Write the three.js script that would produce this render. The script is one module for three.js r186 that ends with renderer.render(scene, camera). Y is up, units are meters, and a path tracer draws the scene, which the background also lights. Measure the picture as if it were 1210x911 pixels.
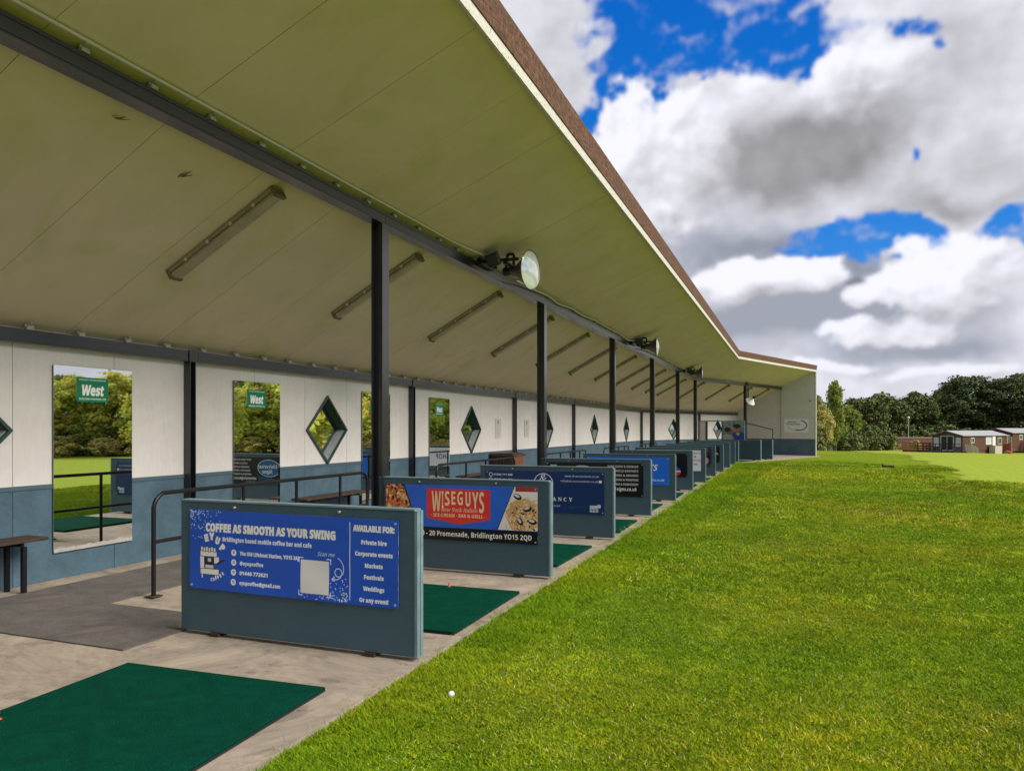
import * as THREE from 'three';
import { RoundedBoxGeometry } from 'three/addons/geometries/RoundedBoxGeometry.js';
import { mergeGeometries } from 'three/addons/utils/BufferGeometryUtils.js';
import { ImprovedNoise } from 'three/addons/math/ImprovedNoise.js';

// ───────────────────────── camera, sky, sun, exposure ─────────────────────────
const scene = new THREE.Scene();
const EYE = 1.62, FPX = 870, PW = 1210, PH = 911, HORIZON = 507;
const camera = new THREE.PerspectiveCamera(2 * Math.atan(PH / 2 / FPX) * 180 / Math.PI, PW / PH, 0.1, 3000);
camera.position.set(0, EYE, 0);
camera.lookAt(0, EYE, -10);
camera.setViewOffset(PW, PH, 0, PH / 2 - HORIZON, PW, PH);   // rising lens: verticals stay upright

const renderer = new THREE.WebGLRenderer({ antialias: true });
renderer.toneMapping = THREE.LinearToneMapping;
const EXPOSURE = 1.7;
renderer.toneMappingExposure = EXPOSURE;
renderer.shadowMap.enabled = true;

const D2R = Math.PI / 180;
const SUN_AZ = 115 * D2R, SUN_EL = 37 * D2R;                 // over the range, behind thin cloud: a wide soft source
const sunDir = new THREE.Vector3(Math.sin(SUN_AZ) * Math.cos(SUN_EL), Math.sin(SUN_EL), -Math.cos(SUN_AZ) * Math.cos(SUN_EL));
const sun = new THREE.DirectionalLight(new THREE.Color(1, 0.95, 0.86), 2.7);
sun.position.copy(sunDir).multiplyScalar(150).add(new THREE.Vector3(20, 0, -40));
sun.target.position.set(20, 0, -40);
sun.castShadow = true; sun.shadow.radius = 55; sun.shadow.mapSize.set(4096, 4096);
Object.assign(sun.shadow.camera, { left: -130, right: 130, top: 130, bottom: -130, near: 1, far: 400 });
scene.add(sun, sun.target);

const perlin = new ImprovedNoise();
const N3 = (x, y, z) => perlin.noise(x, y, z);
function fbm(x, y, z, o) { let a = 0.5, s = 0, f = 1; for (let i = 0; i < o; i++) { s += a * N3(x * f + 13.7 * i, y * f - 7.1 * i, z * f + 3.3 * i); a *= 0.5; f *= 2.03; } return s; }
function billow(x, y, z, o) { let a = 0.5, s = 0, f = 1; for (let i = 0; i < o; i++) { s += a * (1 - 2.4 * Math.abs(N3(x * f + 5.1 * i, y * f + 9.2 * i, z * f - 4.4 * i))); a *= 0.52; f *= 2.1; } return s; }
const clamp = (x, a = 0, b = 1) => Math.min(b, Math.max(a, x));
const ss = (a, b, x) => { const t = clamp((x - a) / (b - a)); return t * t * (3 - 2 * t); };
const mix = (a, b, t) => a + (b - a) * t;

function makeSky() {
  const W = 2048, H = 1024, data = new Float32Array(W * H * 4);
  const px = (x, y) => { const az = Math.atan((x - 605) / FPX); return [az / D2R, Math.atan((HORIZON - y) / FPX * Math.cos(az)) / D2R]; };
  const K = 14.5;                                            // photo pixels in a degree, about
  const feat = (x, y, rx, ry, a) => { const [az, el] = px(x, y); return [az, el, rx / K, ry / K, a]; };
  // where the blue shows, where the bellies are grey, where the heaps stand
  const gaps = [feat(855, 20, 100, 46, 1.3), feat(780, 6, 36, 14, .7), feat(915, 62, 34, 22, .85), feat(940, 20, 26, 22, .5), feat(735, 116, 40, 34, 1.3), feat(703, 138, 16, 14, .8), feat(690, 92, 16, 14, .35),
    feat(1005, 283, 72, 24, 1.6), feat(1080, 288, 56, 15, 1.4), feat(958, 268, 22, 9, .8), feat(1203, 268, 20, 24, 1.5), feat(1085, 38, 28, 16, 1.1), feat(1122, 70, 20, 11, 1), feat(1004, 122, 10, 7, .6), feat(1083, 190, 6, 10, .8), feat(960, 86, 22, 8, .7), feat(1130, 322, 12, 6, .7), feat(840, 60, 30, 10, .5)];
  const bellies = [feat(930, 185, 84, 34, .62), feat(1000, 165, 60, 20, .42), feat(860, 205, 50, 26, .30), feat(1145, 228, 46, 12, .55), feat(1195, 180, 26, 22, .25), feat(660, 50, 50, 45, .22), feat(1165, 18, 60, 22, .22), feat(1185, 60, 24, 22, .18), feat(1075, 250, 60, 8, .25)];
  const blueish = [feat(905, 290, 74, 26, .62), feat(985, 335, 58, 32, .72), feat(900, 378, 115, 22, .66), feat(1022, 372, 36, 34, .6), feat(800, 292, 50, 34, .30), feat(1125, 410, 52, 14, .55), feat(1150, 372, 44, 20, .28), feat(1000, 418, 110, 12, .2)];
  const heaps = [feat(765, 200, 82, 78, 1), feat(905, 330, 74, 20, 1.15), feat(1108, 330, 58, 40, 1.1), feat(1018, 350, 20, 14, .9), feat(1060, 390, 80, 20, .6), feat(880, 100, 70, 18, .45), feat(1020, 90, 80, 40, .5), feat(960, 432, 90, 8, .6), feat(1120, 440, 90, 8, .6)];
  const G = (f, a, e) => { const p = (a - f[0]) / f[2], q = (e - f[1]) / f[3], r = p * p + q * q; return r > 9 ? 0 : f[4] * Math.exp(-r * .9); };
  const dirOf = (az, el) => { const c = Math.cos(el * D2R); return [c * Math.sin(az * D2R), Math.sin(el * D2R), -c * Math.cos(az * D2R)]; };
  const pile = (az, el, wx, wy) => { const [x, y, z] = dirOf(az, el); let h = 0; for (const f of heaps) h = Math.max(h, G(f, az + 1.5 * wx, el + 1.5 * wy)); return h < .02 ? h : h + Math.min(1, h * 2.2) * (.42 * billow(x * 15, y * 18, z * 15, 5) + .16 * fbm(x * 55, y * 60, z * 55, 3)); };
  for (let j = 0; j < H; j++) {
    const el = ((j + .5) / H - .5) * 180;
    for (let i = 0; i < W; i++) {
      const o = (j * W + i) * 4, phi = ((i + .5) / W - .5) * 2 * Math.PI;   // u = atan2(z, x) / 2π + ½
      data[o + 3] = 1;
      if (el < -4) { data[o] = .08; data[o + 1] = .09; data[o + 2] = .075; continue; }
      const c = Math.cos(el * D2R), x = c * Math.cos(phi), y = Math.sin(el * D2R), z = c * Math.sin(phi), az = Math.atan2(x, -z) / D2R;
      const near = az > -25 && az < 60 && el < 55, view = near ? ss(-25, -4, az) * (1 - ss(44, 60, az)) * (1 - ss(38, 55, el)) : 0;
      const big = fbm(x * 2.6 + 3, y * 3.4, z * 2.6, 3), det = fbm(x * 17, y * 20, z * 17, near ? 5 : 3);
      // broken cloud over the whole dome
      let gap = mix(ss(.10, .28, big), 0, view) + .5 * det, L = .80 + .24 * det - mix(ss(-.02, .26, -big) * .42 + .08, 0, view), cool = 0, warm = 0;
      if (near) {                                            // the layout that the photograph shows
        const wx = fbm(x * 9, y * 9, z * 9, 6), wy = fbm(x * 9 + 40, y * 9 + 11, z * 9, 6), fine = fbm(x * 48, y * 55, z * 48, 4);
        const a2 = az + 5.4 * wx, e2 = el + 4.2 * wy;
        let g = 0, dark = 0, bl = 0; for (const f of gaps) g += G(f, a2, e2); for (const f of bellies) dark += G(f, a2, e2); for (const f of blueish) bl += G(f, az + 3.2 * wx, el + 2.6 * wy);
        const p0 = pile(az, el, wx, wy), p1 = pile(az - .5, el + .7, wx, wy), p2 = pile(az - 1.5, el + 2.2, wx, wy);
        const lit = clamp((p0 - p1) * .50 + (p0 - p2) * .20, -.4, .3);    // sides of the heaps turned to the light
        const under = clamp(p2 - p0, 0, 1), heapy = ss(.38 - .1 * under, .62 + .55 * under, p0), soft = fbm(x * 6 + 4, y * 8, z * 6, 3), wisp = ss(.15, .62, billow(x * 19 + 7, y * 24, z * 19, 5)) * .75;
        gap = mix(gap, Math.min(1.3, 1.45 * g) - .5 * wisp * clamp(g * 2) + .8 * det + .55 * fine - .9 * heapy - .45 * clamp(dark) - .45 * clamp(bl) - .12, view);
        let l = .73 + .34 * soft + .22 * det + .12 * fine + .06 * wisp;
        const shadeD = clamp(1.2 * dark + .7 * dark * det, 0, .88), shadeB = clamp(1.15 * bl + .6 * bl * det, 0, .9);
        l *= (1 - .66 * shadeD) * (1 - .72 * shadeB); l = mix(l, .80 + .95 * lit + .16 * det + .10 * fine, heapy * (1 - .75 * shadeD));
        L = mix(L, l, view); cool = shadeB * .24 * (1 - heapy) * view; warm = shadeD * .015 * view;
      }
      const cover = 1 - ss(.18, .84, gap);
      // blue air, paler towards the horizon
      const t = Math.pow(clamp(1 - el / 60), 2.6), hz = Math.exp(-Math.max(el, 0) / 5.5);
      const r = mix(mix(.002, .010, t), .42, hz * .8), g = mix(mix(.095, .34, t), .50, hz * .8), b = mix(mix(.50, .98, t), .68, hz * .8);
      L = clamp(L, .1, .97);
      let cr = L * (.985 + warm - cool * .6), cg = L * (.985 - cool * .25), cb = L * (1.075 - warm + cool * .45);
      const haze = Math.exp(-Math.max(el, 0) / 2.4) * .7;       // low haze bank
      cr = mix(cr, .50, haze); cg = mix(cg, .54, haze); cb = mix(cb, .64, haze);
      data[o] = mix(r, cr, cover) / EXPOSURE; data[o + 1] = mix(g, cg, cover) / EXPOSURE; data[o + 2] = mix(b, cb, cover) / EXPOSURE;
    }
  }
  const tex = new THREE.DataTexture(data, W, H, THREE.RGBAFormat, THREE.FloatType);
  tex.mapping = THREE.EquirectangularReflectionMapping; tex.magFilter = THREE.LinearFilter; tex.minFilter = THREE.LinearFilter; tex.needsUpdate = true;
  return tex;
}
const skyTex = makeSky();
scene.background = skyTex; scene.environment = skyTex;

// ───────────────────────── helpers ─────────────────────────
let seed = 7;
const rnd = () => { seed = (seed + 0x6d2b79f5) | 0; let t = Math.imul(seed ^ (seed >>> 15), 1 | seed); t = (t + Math.imul(t ^ (t >>> 7), 61 | t)) ^ t; return ((t ^ (t >>> 14)) >>> 0) / 4294967296; };
const rr = (a, b) => a + (b - a) * rnd();
const V = (x, y, z) => new THREE.Vector3(x, y, z);
const names = new Map();
function numbered(n) { const k = names.get(n) ?? 0; names.set(n, k + 1); return k ? `${n}_${String(k).padStart(3, '0')}` : n; }
function tag(o, label, category, group, kind) { o.userData.label = label; o.userData.category = category; if (group) o.userData.group = group; if (kind) o.userData.kind = kind; return o; }
function mesh(name, geo, mat, parent, pos, rotY) {
  const m = new THREE.Mesh(geo, mat); m.name = parent ? name : numbered(name);
  m.castShadow = m.receiveShadow = true;
  if (pos) m.position.set(...pos); if (rotY) m.rotation.y = rotY;
  (parent ?? scene).add(m); return m;
}
function thing(name, label, category, pos = [0, 0, 0], rotY = 0, group) {
  const g = new THREE.Group(); g.name = numbered(name); g.position.set(...pos); g.rotation.y = rotY; scene.add(g);
  return tag(g, label, category, group);
}
function copy(o, label, pos, rotY) {
  const c = o.clone(); c.name = numbered(o.name.replace(/_\d{3}$/, '')); c.userData = { ...o.userData }; if (label) c.userData.label = label;
  if (pos) c.position.set(...pos); if (rotY !== undefined) c.rotation.y = rotY; scene.add(c); return c;
}
const struct = (name, geo, mat, parent) => { const m = mesh(name, geo, mat, parent); if (!parent) m.userData.kind = 'structure'; return m; };
// uv in metres, by the side a face looks to
function uvm(geo, s = 1) {
  const g = geo.index ? geo.toNonIndexed() : geo, p = g.attributes.position, n = g.attributes.normal, uv = new Float32Array(p.count * 2);
  for (let i = 0; i < p.count; i++) {
    const ax = Math.abs(n.getX(i)), ay = Math.abs(n.getY(i)), az = Math.abs(n.getZ(i)), x = p.getX(i), y = p.getY(i), z = p.getZ(i);
    const [a, b] = ay >= ax && ay >= az ? [x, z] : ax >= az ? [z, y] : [x, y];
    uv[2 * i] = a * s; uv[2 * i + 1] = b * s;
  }
  g.setAttribute('uv', new THREE.BufferAttribute(uv, 2)); return g;
}
const box = (w, h, d, x = 0, y = 0, z = 0) => uvm(new THREE.BoxGeometry(w, h, d).translate(x, y, z));
const rbox = (w, h, d, r, x = 0, y = 0, z = 0) => uvm(new RoundedBoxGeometry(w, h, d, 1, r).translate(x, y, z));
const cyl = (r0, r1, h, n = 12) => new THREE.CylinderGeometry(r0, r1, h, n);
function merge(list) { return mergeGeometries(list.map((g) => { const q = g.index ? g.toNonIndexed() : g; for (const k of Object.keys(q.attributes)) if (!['position', 'normal', 'uv'].includes(k)) q.deleteAttribute(k); return q; })); }
function tube(pts, r, n = 24, rad = 8, tension = .5) { return new THREE.TubeGeometry(new THREE.CatmullRomCurve3(pts.map((p) => V(...p)), false, 'catmullrom', tension), n, r, rad); }
// solid from a polygon of 3-D points and an offset vector
function prism(pts, off) {
  const n = pts.length, P = pts.map((p) => V(...p)), Q = P.map((p) => p.clone().add(V(...off))), tri = [];
  const nrm = V(0, 0, 0); for (let i = 1; i < n - 1; i++) nrm.add(P[i].clone().sub(P[0]).cross(P[i + 1].clone().sub(P[0])));
  const flip = nrm.dot(V(...off)) > 0;
  const T = (a, b, c) => flip ? tri.push(a, c, b) : tri.push(a, b, c);
  for (let i = 1; i < n - 1; i++) { T(P[0], P[i], P[i + 1]); T(Q[0], Q[i + 1], Q[i]); }
  for (let i = 0; i < n; i++) { const k = (i + 1) % n; T(P[i], Q[i], Q[k]); T(P[i], Q[k], P[k]); }
  const g = new THREE.BufferGeometry().setFromPoints(tri); g.computeVertexNormals(); return uvm(g);
}
// computed textures: fn(u, v) -> [r, g, b] in 0..1 sRGB
function texOf(w, h, fn, srgb = true) {
  const d = new Uint8Array(w * h * 4);
  for (let j = 0; j < h; j++) for (let i = 0; i < w; i++) { const c = fn(i / w, j / h, i, j), o = (j * w + i) * 4; d[o] = clamp(c[0]) * 255; d[o + 1] = clamp(c[1]) * 255; d[o + 2] = clamp(c[2]) * 255; d[o + 3] = 255; }
  const t = new THREE.DataTexture(d, w, h); t.wrapS = t.wrapT = THREE.RepeatWrapping; t.magFilter = THREE.LinearFilter; t.minFilter = THREE.LinearMipmapLinearFilter; t.generateMipmaps = true;
  if (srgb) t.colorSpace = THREE.SRGBColorSpace; t.needsUpdate = true; return t;
}
// noise that tiles: circle coordinates
function tiled(u, v, f, o, k = 0) { const a = u * 2 * Math.PI, b = v * 2 * Math.PI, R = f / 6.283; return fbm(Math.cos(a) * R + 10 + k, Math.sin(a) * R + Math.cos(b) * R * 1.31 + k, Math.sin(b) * R * 1.17 + Math.cos(b) * R * .4 - k, o); }
const rep = (t, s) => { const c = t.clone(); c.repeat.set(s, s); c.needsUpdate = true; return c; };
const lin = (r, g, b) => new THREE.Color().setRGB(r, g, b);
const std = (o) => new THREE.MeshStandardMaterial({ roughness: .7, ...o });

// grey-scale wear maps
const wearTex = texOf(320, 320, (u, v) => { const n = .90 + .16 * tiled(u, v, 5, 5) + .10 * tiled(u, v, 40, 3, 9); return [n, n, n]; });
const streakTex = texOf(320, 320, (u, v) => { const s = .95 + .035 * tiled(u, v * .15, 30, 4, 3) + .05 * tiled(u, v, 4, 4, 6); return [s, s * .995, s * .98]; });
const scuffTex = texOf(512, 512, (u, v, i, j) => { let k = .93 + .07 * tiled(u, v, 6, 4) + .05 * tiled(u * .2, v, 50, 3, 8); const a = tiled(u * 3, v, 44, 3, 17); if (a > .33) k += .30 * (a - .33) / .1; if (tiled(u, v * .4, 60, 2, 29) > .36) k += .10; return [k, k, k * .99]; });
const speckBump = texOf(256, 256, () => { const n = rnd(); return [n, n, n]; }, false);
const concreteTex = texOf(640, 640, (u, v) => {
  const a = tiled(u, v, 6, 6), b = tiled(u, v, 34, 4, 5), s = rnd(); let k = .60 + .13 * a + .10 * b + (s > .985 ? -.12 : s < .02 ? .08 : 0) + .05 * (s - .5);
  const st = ss(.13, .3, tiled(u, v, 9, 4, 21)); k -= .07 * st;
  const cr = Math.abs(tiled(u, v, 5, 5, 33)) < .004 ? -.10 : 0; k += cr;
  return [k * 1.05, k * .985, k * .90];
});
const carpetTex = texOf(320, 320, (u, v) => { const s = rnd(), a = tiled(u, v, 6, 5), k = .40 + .10 * (s - .5) + .11 * a + .05 * tiled(u, v, 40, 3, 8); return [k * 1.03, k * .97, k * .93]; });
const turfTex = texOf(320, 320, (u, v) => { const s = rnd(), a = tiled(u, v, 8, 5), k = 1 + .28 * (s - .5) + .22 * a; const w = rnd() > .9993 ? .4 : 0; return [.015 * k + w, .245 * k + w, .185 * k + w]; });
const woodTex = texOf(320, 320, (u, v) => { const g = tiled(u * .2, v, 60, 4) + .5 * tiled(u, v, 8, 4, 4), k = .30 + .16 * g; return [k * 1.15, k * .88, k * .70]; });
const fasciaTex = texOf(768, 160, (u, v) => {
  const g = tiled(u, v * .06, 170, 4), p = tiled(u, v, 26, 5, 7), q = rnd() - .5; const k = .42 + .26 * g + .22 * p + .12 * q;
  const m = ss(.10, .26, tiled(u, v, 50, 4, 15));
  return [mix(k * 1.14, k * 1.15, m), mix(k * .78, k * .98, m), mix(k * .60, k * .66, m)];
});
const peelTex = texOf(768, 64, (u, v) => { const p = .8 * ss(.27, .33, tiled(u, v, 40, 5, 2)), k = .86 + .1 * tiled(u, v, 20, 4); return [mix(k, .42, p), mix(k * .985, .37, p), mix(k * .93, .27, p)]; });
const soffitTex = texOf(448, 448, (u, v) => {
  const a = tiled(u, v, 4, 5), b = tiled(u, v, 18, 4, 9), m = ss(.05, .5, tiled(u, v, 4, 4, 14)); const k = .95 + .045 * a + .02 * b;
  return [k * mix(1, .95, m), k * mix(1, .97, m), k * mix(1, .88, m)];
});
const grassTex = texOf(640, 640, (u, v) => {
  const a = tiled(u, v, 10, 5), b = tiled(u, v, 60, 3, 4), s = rnd() - .5; const k = 1 + .45 * a + .5 * b + .5 * s, y = ss(.08, .34, tiled(u, v, 14, 5, 19)), d = ss(.2, .34, tiled(u, v, 30, 4, 27));
  return [mix(mix(.42, .53, y), .30, d) * k, mix(mix(.50, .54, y), .31, d) * k, mix(mix(.05, .13, y), .12, d) * k];
});

const M = {
  white: std({ color: lin(.80, .772, .755), roughness: .75, map: streakTex }),
  blue: std({ color: lin(.086, .158, .212), roughness: .62, map: wearTex }),
  blueTrim: std({ color: lin(.070, .120, .160), roughness: .55 }),
  slate: std({ color: lin(.055, .113, .152), roughness: .55, map: rep(scuffTex, .7), bumpMap: rep(speckBump, 3), bumpScale: .0004 }),
  slateTrim: std({ color: lin(.21, .31, .345), roughness: .45, map: wearTex }),
  steel: new THREE.MeshPhysicalMaterial({ clearcoat: .7, clearcoatRoughness: .22, color: lin(.020, .020, .027), roughness: .28, map: wearTex }),
  rail: new THREE.MeshPhysicalMaterial({ color: lin(.010, .010, .011), roughness: .4, specularIntensity: .55 }),
  soffit: std({ color: lin(.79, .675, .50), roughness: .8, map: rep(soffitTex, .37) }),
  deck: std({ color: lin(.05, .045, .035), roughness: .95 }),
  felt: std({ color: lin(.10, .10, .10), roughness: .95, map: wearTex }),
  fascia: std({ color: lin(.62, .60, .60), roughness: .9, map: rep(fasciaTex, 1), bumpMap: rep(fasciaTex, 1), bumpScale: .012 }),
  peel: std({ color: lin(.82, .82, .82), roughness: .7, map: peelTex }),
  cleat: std({ color: lin(.50, .48, .41), roughness: .7, map: wearTex }),
  concrete: std({ color: lin(.95, .90, .86), roughness: .9, map: rep(concreteTex, .45), bumpMap: rep(concreteTex, .9), bumpScale: .004 }),
  carpet: std({ color: lin(.82, .82, .82), roughness: 1, map: rep(carpetTex, .9), bumpMap: rep(speckBump, 1.2), bumpScale: .003 }),
  turf: new THREE.MeshPhysicalMaterial({ specularIntensity: .1, color: lin(1.05, 1.05, 1.05), roughness: 1, map: rep(turfTex, 1.1), bumpMap: rep(speckBump, 1.4), bumpScale: .005 }),
  rubber: std({ color: lin(.010, .010, .010), roughness: .8 }),
  wood: std({ color: lin(.55, .50, .48), roughness: .7, map: woodTex, bumpMap: woodTex, bumpScale: .003 }),
  orangeWood: std({ color: lin(1.5, .95, .62), roughness: .65, map: woodTex }),
  mirror: std({ color: lin(.80, .84, .82), metalness: 1, roughness: .012 }),
  mirrorEdge: std({ color: lin(.10, .12, .11), roughness: .4 }),
  peeled: std({ color: lin(.50, .47, .43), roughness: .8, map: wearTex }),
  greenFrame: std({ color: lin(.030, .062, .058), roughness: .4 }),
  glass: new THREE.MeshPhysicalMaterial({ color: lin(.78, .84, .82), roughness: .03, transmission: 1, thickness: 0, ior: 1.5 }),
  diffuser: std({ color: lin(.46, .41, .28), roughness: .3, map: wearTex }),
  grime: std({ color: lin(.20, .165, .10), roughness: .8, map: wearTex }),
  fitting: std({ color: lin(.36, .32, .21), roughness: .7, map: wearTex }),
  lampShell: std({ color: lin(.18, .165, .13), roughness: .45, metalness: .5, map: wearTex }),
  lampGlass: std({ color: lin(.74, .80, .78), roughness: .10, metalness: .35 }),
  black: std({ color: lin(.008, .008, .009), roughness: .4 }),
  cable: std({ color: lin(.62, .60, .50), roughness: .6 }),
  bolt: std({ color: lin(.55, .55, .55), roughness: .4, metalness: .6 }),
  mud: std({ color: lin(.045, .028, .014), roughness: 1 }),
  ball: std({ color: lin(.80, .80, .78), roughness: .35 }),
  tee: std({ color: lin(.55, .09, .03), roughness: .6 }),
};

// ───────────────────────── where things stand ─────────────────────────
// Shelter in two straight lengths: u (or s) runs along it, v out towards the range, both from the line of front columns.
const TH1 = 20.94 * D2R, TH2 = 41 * D2R, KINK_U = 30, END_S = 11.23, BAY = 6;
const A0 = V(-1.562, 0, -8.712);
const frame = (o, th) => ({ o, th, at: (u, v, y = 0) => [o.x + u * Math.sin(th) + v * Math.cos(th), y, o.z - u * Math.cos(th) + v * Math.sin(th)] });
const FA = frame(A0, TH1), FB = frame(V(...FA.at(KINK_U, 0)), TH2), FM = frame(FB.o, (TH1 + TH2) / 2);
const MT = Math.tan((TH2 - TH1) / 2);
const uEnd = (v) => KINK_U - v * MT, sStart = (v) => v * MT;
const U0 = -12;
const WALL_V = -2.858, EDGE_V = 2.16, FASC_V = 2.06;
const ySoff = (v) => v < 0 ? 4.212 + v * (4.212 - 2.673) / 2.858 : 4.212 + v * (5.07 - 4.212) / FASC_V;
function bankD(x, z) {
  const dx = x - A0.x, dz = z - A0.z, u = dx * Math.sin(TH1) - dz * Math.cos(TH1), v = dx * Math.cos(TH1) + dz * Math.sin(TH1);
  const ex = x - FB.o.x, ez = z - FB.o.z, s = ex * Math.sin(TH2) - ez * Math.cos(TH2), w = ex * Math.cos(TH2) + ez * Math.sin(TH2);
  let d = Math.min(v, w); if (s > END_S) d = Math.max(d, Math.min(s - END_S, 60) * .55);
  if (s > 3) d = Math.max(Math.min(v, w), s > END_S ? (s - END_S) * .55 : -9);
  return d;
}
const groundY = (x, z) => { const d = bankD(x, z); return -.03 - 1.85 * ss(6, 25, d) + .03 * N3(x * .11, 0, z * .11) * ss(3, 9, d); };
// a pixel of the photograph that shows a point at a known distance
const pix = (x, y, depth) => [(x - 605) / FPX * depth, EYE + (HORIZON - y) / FPX * depth, -depth];

// ───────────────────────── ground ─────────────────────────
{
  const NA = 260, NR = 170, pos = [], col = [], uv = [], idx = [];
  for (let j = 0; j <= NR; j++) {
    const r = .2 + 1.2 * (Math.exp(j / NR * 6.9) - 1);
    for (let i = 0; i <= NA; i++) {
      const a = i / NA * 2 * Math.PI, x = r * Math.sin(a), z = -r * Math.cos(a);
      pos.push(x, groundY(x, z), z); uv.push(x * .55, z * .55);
      const n = fbm(x * .22, 0, z * .22, 5), m = fbm(x * .035 + 9, 0, z * .035, 4);
      const k = 1.04 + .5 * n, y = .10 * m;                      // patchy turf, the same everywhere
      col.push(k + y, k, k);
    }
  }
  for (let j = 0; j < NR; j++) for (let i = 0; i < NA; i++) { const a = j * (NA + 1) + i, b = a + NA + 1; idx.push(a, a + 1, b, a + 1, b + 1, b); }
  const g = new THREE.BufferGeometry(); g.setIndex(idx);
  g.setAttribute('position', new THREE.Float32BufferAttribute(pos, 3)); g.setAttribute('color', new THREE.Float32BufferAttribute(col, 3)); g.setAttribute('uv', new THREE.Float32BufferAttribute(uv, 2));
  g.computeVertexNormals();
  struct('grass_field', g, new THREE.MeshPhysicalMaterial({ map: grassTex, vertexColors: true, roughness: 1, specularIntensity: .1 }));
}
// the closer mown, drier fairway below the bank, with a ragged near edge
const fairEdge = [[7, 10], [9, 0], [12, -11], [16, -24], [20, -34], [24, -45], [27, -60], [30, -84], [36, -122]];
const fairX = (z) => { for (let i = 0; i < fairEdge.length - 1; i++) { const [a, b] = [fairEdge[i], fairEdge[i + 1]]; if (z <= a[1] && z >= b[1]) return mix(a[0], b[0], (a[1] - z) / (a[1] - b[1])) + 3.2 * fbm(z * .16, 3, 1, 4) + 1.2 * N3(z * 1.3, 8, 2); } return z > 10 ? 99 : 44; };
{
  const pos = [], uv = [], idx = [], NZ = 220, NX = 46;
  for (let j = 0; j <= NZ; j++) for (let i = 0; i <= NX; i++) { const z = 9.5 - j / NZ * 130, x = fairX(z) + 90 * Math.pow(i / NX, 2); pos.push(x, groundY(x, z) + .012 + .03 * Math.min(1, i / 3), z); uv.push(x * .4, z * .4); }
  for (let j = 0; j < NZ; j++) for (let i = 0; i < NX; i++) { const a = j * (NX + 1) + i, b = a + NX + 1; idx.push(a, a + 1, b, a + 1, b + 1, b); }
  const g = new THREE.BufferGeometry(); g.setAttribute('position', new THREE.Float32BufferAttribute(pos, 3)); g.setAttribute('uv', new THREE.Float32BufferAttribute(uv, 2)); g.setIndex(idx); g.computeVertexNormals();
  const fairTex = texOf(512, 512, (u, v) => { const a = tiled(u, v, 6, 5), b = tiled(u, v, 40, 3, 4), s = rnd() - .5, k = 1 + .08 * a + .14 * b + .14 * s, y = ss(-.1, .4, tiled(u, v, 8, 4, 19)); return [mix(.545, .60, y) * k, mix(.61, .635, y) * k, mix(.19, .26, y) * k]; });
  struct('fairway', g, new THREE.MeshPhysicalMaterial({ map: fairTex, roughness: 1, specularIntensity: .1 }));
}
// concrete floor in two lengths
const slabA = prism([FA.at(U0, -3.1, -.16), FA.at(U0, EDGE_V, -.16), FA.at(uEnd(EDGE_V) - .002, EDGE_V, -.16), FA.at(uEnd(-3.1) - .002, -3.1, -.16)], [0, .16, 0]);
struct('concrete_floor', slabA, M.concrete);
struct('concrete_floor', prism([FB.at(sStart(-3.1) + .002, -3.1, -.16), FB.at(sStart(EDGE_V) + .002, EDGE_V, -.16), FB.at(END_S + .6, EDGE_V, -.16), FB.at(END_S + .6, -3.1, -.16)], [0, .16, 0]), M.concrete);
// grey carpet on the walkway with tongues reaching to every second partition
{
  const strip = prism([FA.at(U0, -2.49, .003), FA.at(U0, -1.36, .003), FA.at(uEnd(-1.36), -1.36, .003), FA.at(uEnd(-2.49), -2.49, .003)], [0, .009, 0]);
  tag(struct('walkway_carpet', strip, M.carpet), 'long dark grey carpet strip running along the back wall', 'carpet');
  for (const c of [-9.07, -3.07, 2.93, 8.93, 14.93, 20.93]) tag(struct('walkway_carpet', prism([FA.at(c - .51, -1.355, .003), FA.at(c - .51, 0, .003), FA.at(c + .51, 0, .003), FA.at(c + .51, -1.355, .003)], [0, .009, 0]), M.carpet), 'short dark grey carpet tongue leading to a bay partition', 'carpet', 'carpet tongues beside the partitions');
  tag(struct('walkway_carpet', prism([FB.at(sStart(-2.49) + .01, -2.49, .003), FB.at(sStart(-1.36) + .01, -1.36, .003), FB.at(11, -1.36, .003), FB.at(11, -2.49, .003)], [0, .009, 0]), M.carpet), 'dark grey carpet strip beyond the bend of the shelter', 'carpet');
}

// ───────────────────────── the shelter ─────────────────────────
const shelter = thing('driving_range_shelter', 'long open-fronted driving range shelter with olive soffit and black steel columns', 'building', [A0.x, 0, A0.z]);
const loc = (p) => [p[0] - A0.x, p[1], p[2] - A0.z];
const part = (name, geo, mat) => { geo.translate(-A0.x, 0, -A0.z); return mesh(name, geo, mat, shelter); };
const partAt = (name, geo, mat, F, u, v, y = 0) => mesh(name, geo, mat, shelter, loc(F.at(u, v, y)), -F.th);
// soffit sheets, front and rear, 1.2 m wide with open joints
function soffitRun(F, cuts, clipEnd, clipStart) {
  for (let i = 0; i < cuts.length - 1; i++) for (const [v0, v1] of [[WALL_V - .1, -.001], [.001, FASC_V]]) {
    const gap = .003, last = i === cuts.length - 2, first = i === 0;
    const e = (v) => (last && clipEnd ? clipEnd(v) : cuts[i + 1]) - gap, b = (v) => (first && clipStart ? clipStart(v) : cuts[i]) + gap, dy = (rnd() - .5) * .003;
    part('soffit_panel', prism([F.at(b(v0), v0, ySoff(v0) + dy), F.at(b(v1), v1, ySoff(v1) + dy), F.at(e(v1), v1, ySoff(v1) + dy), F.at(e(v0), v0, ySoff(v0) + dy)], [0, .012, 0]), M.soffit);
  }
}
const cutsA = [U0]; for (let u = U0 + .6; u < 29.9; u += 1.2) cutsA.push(u); cutsA.push(30);
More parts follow.
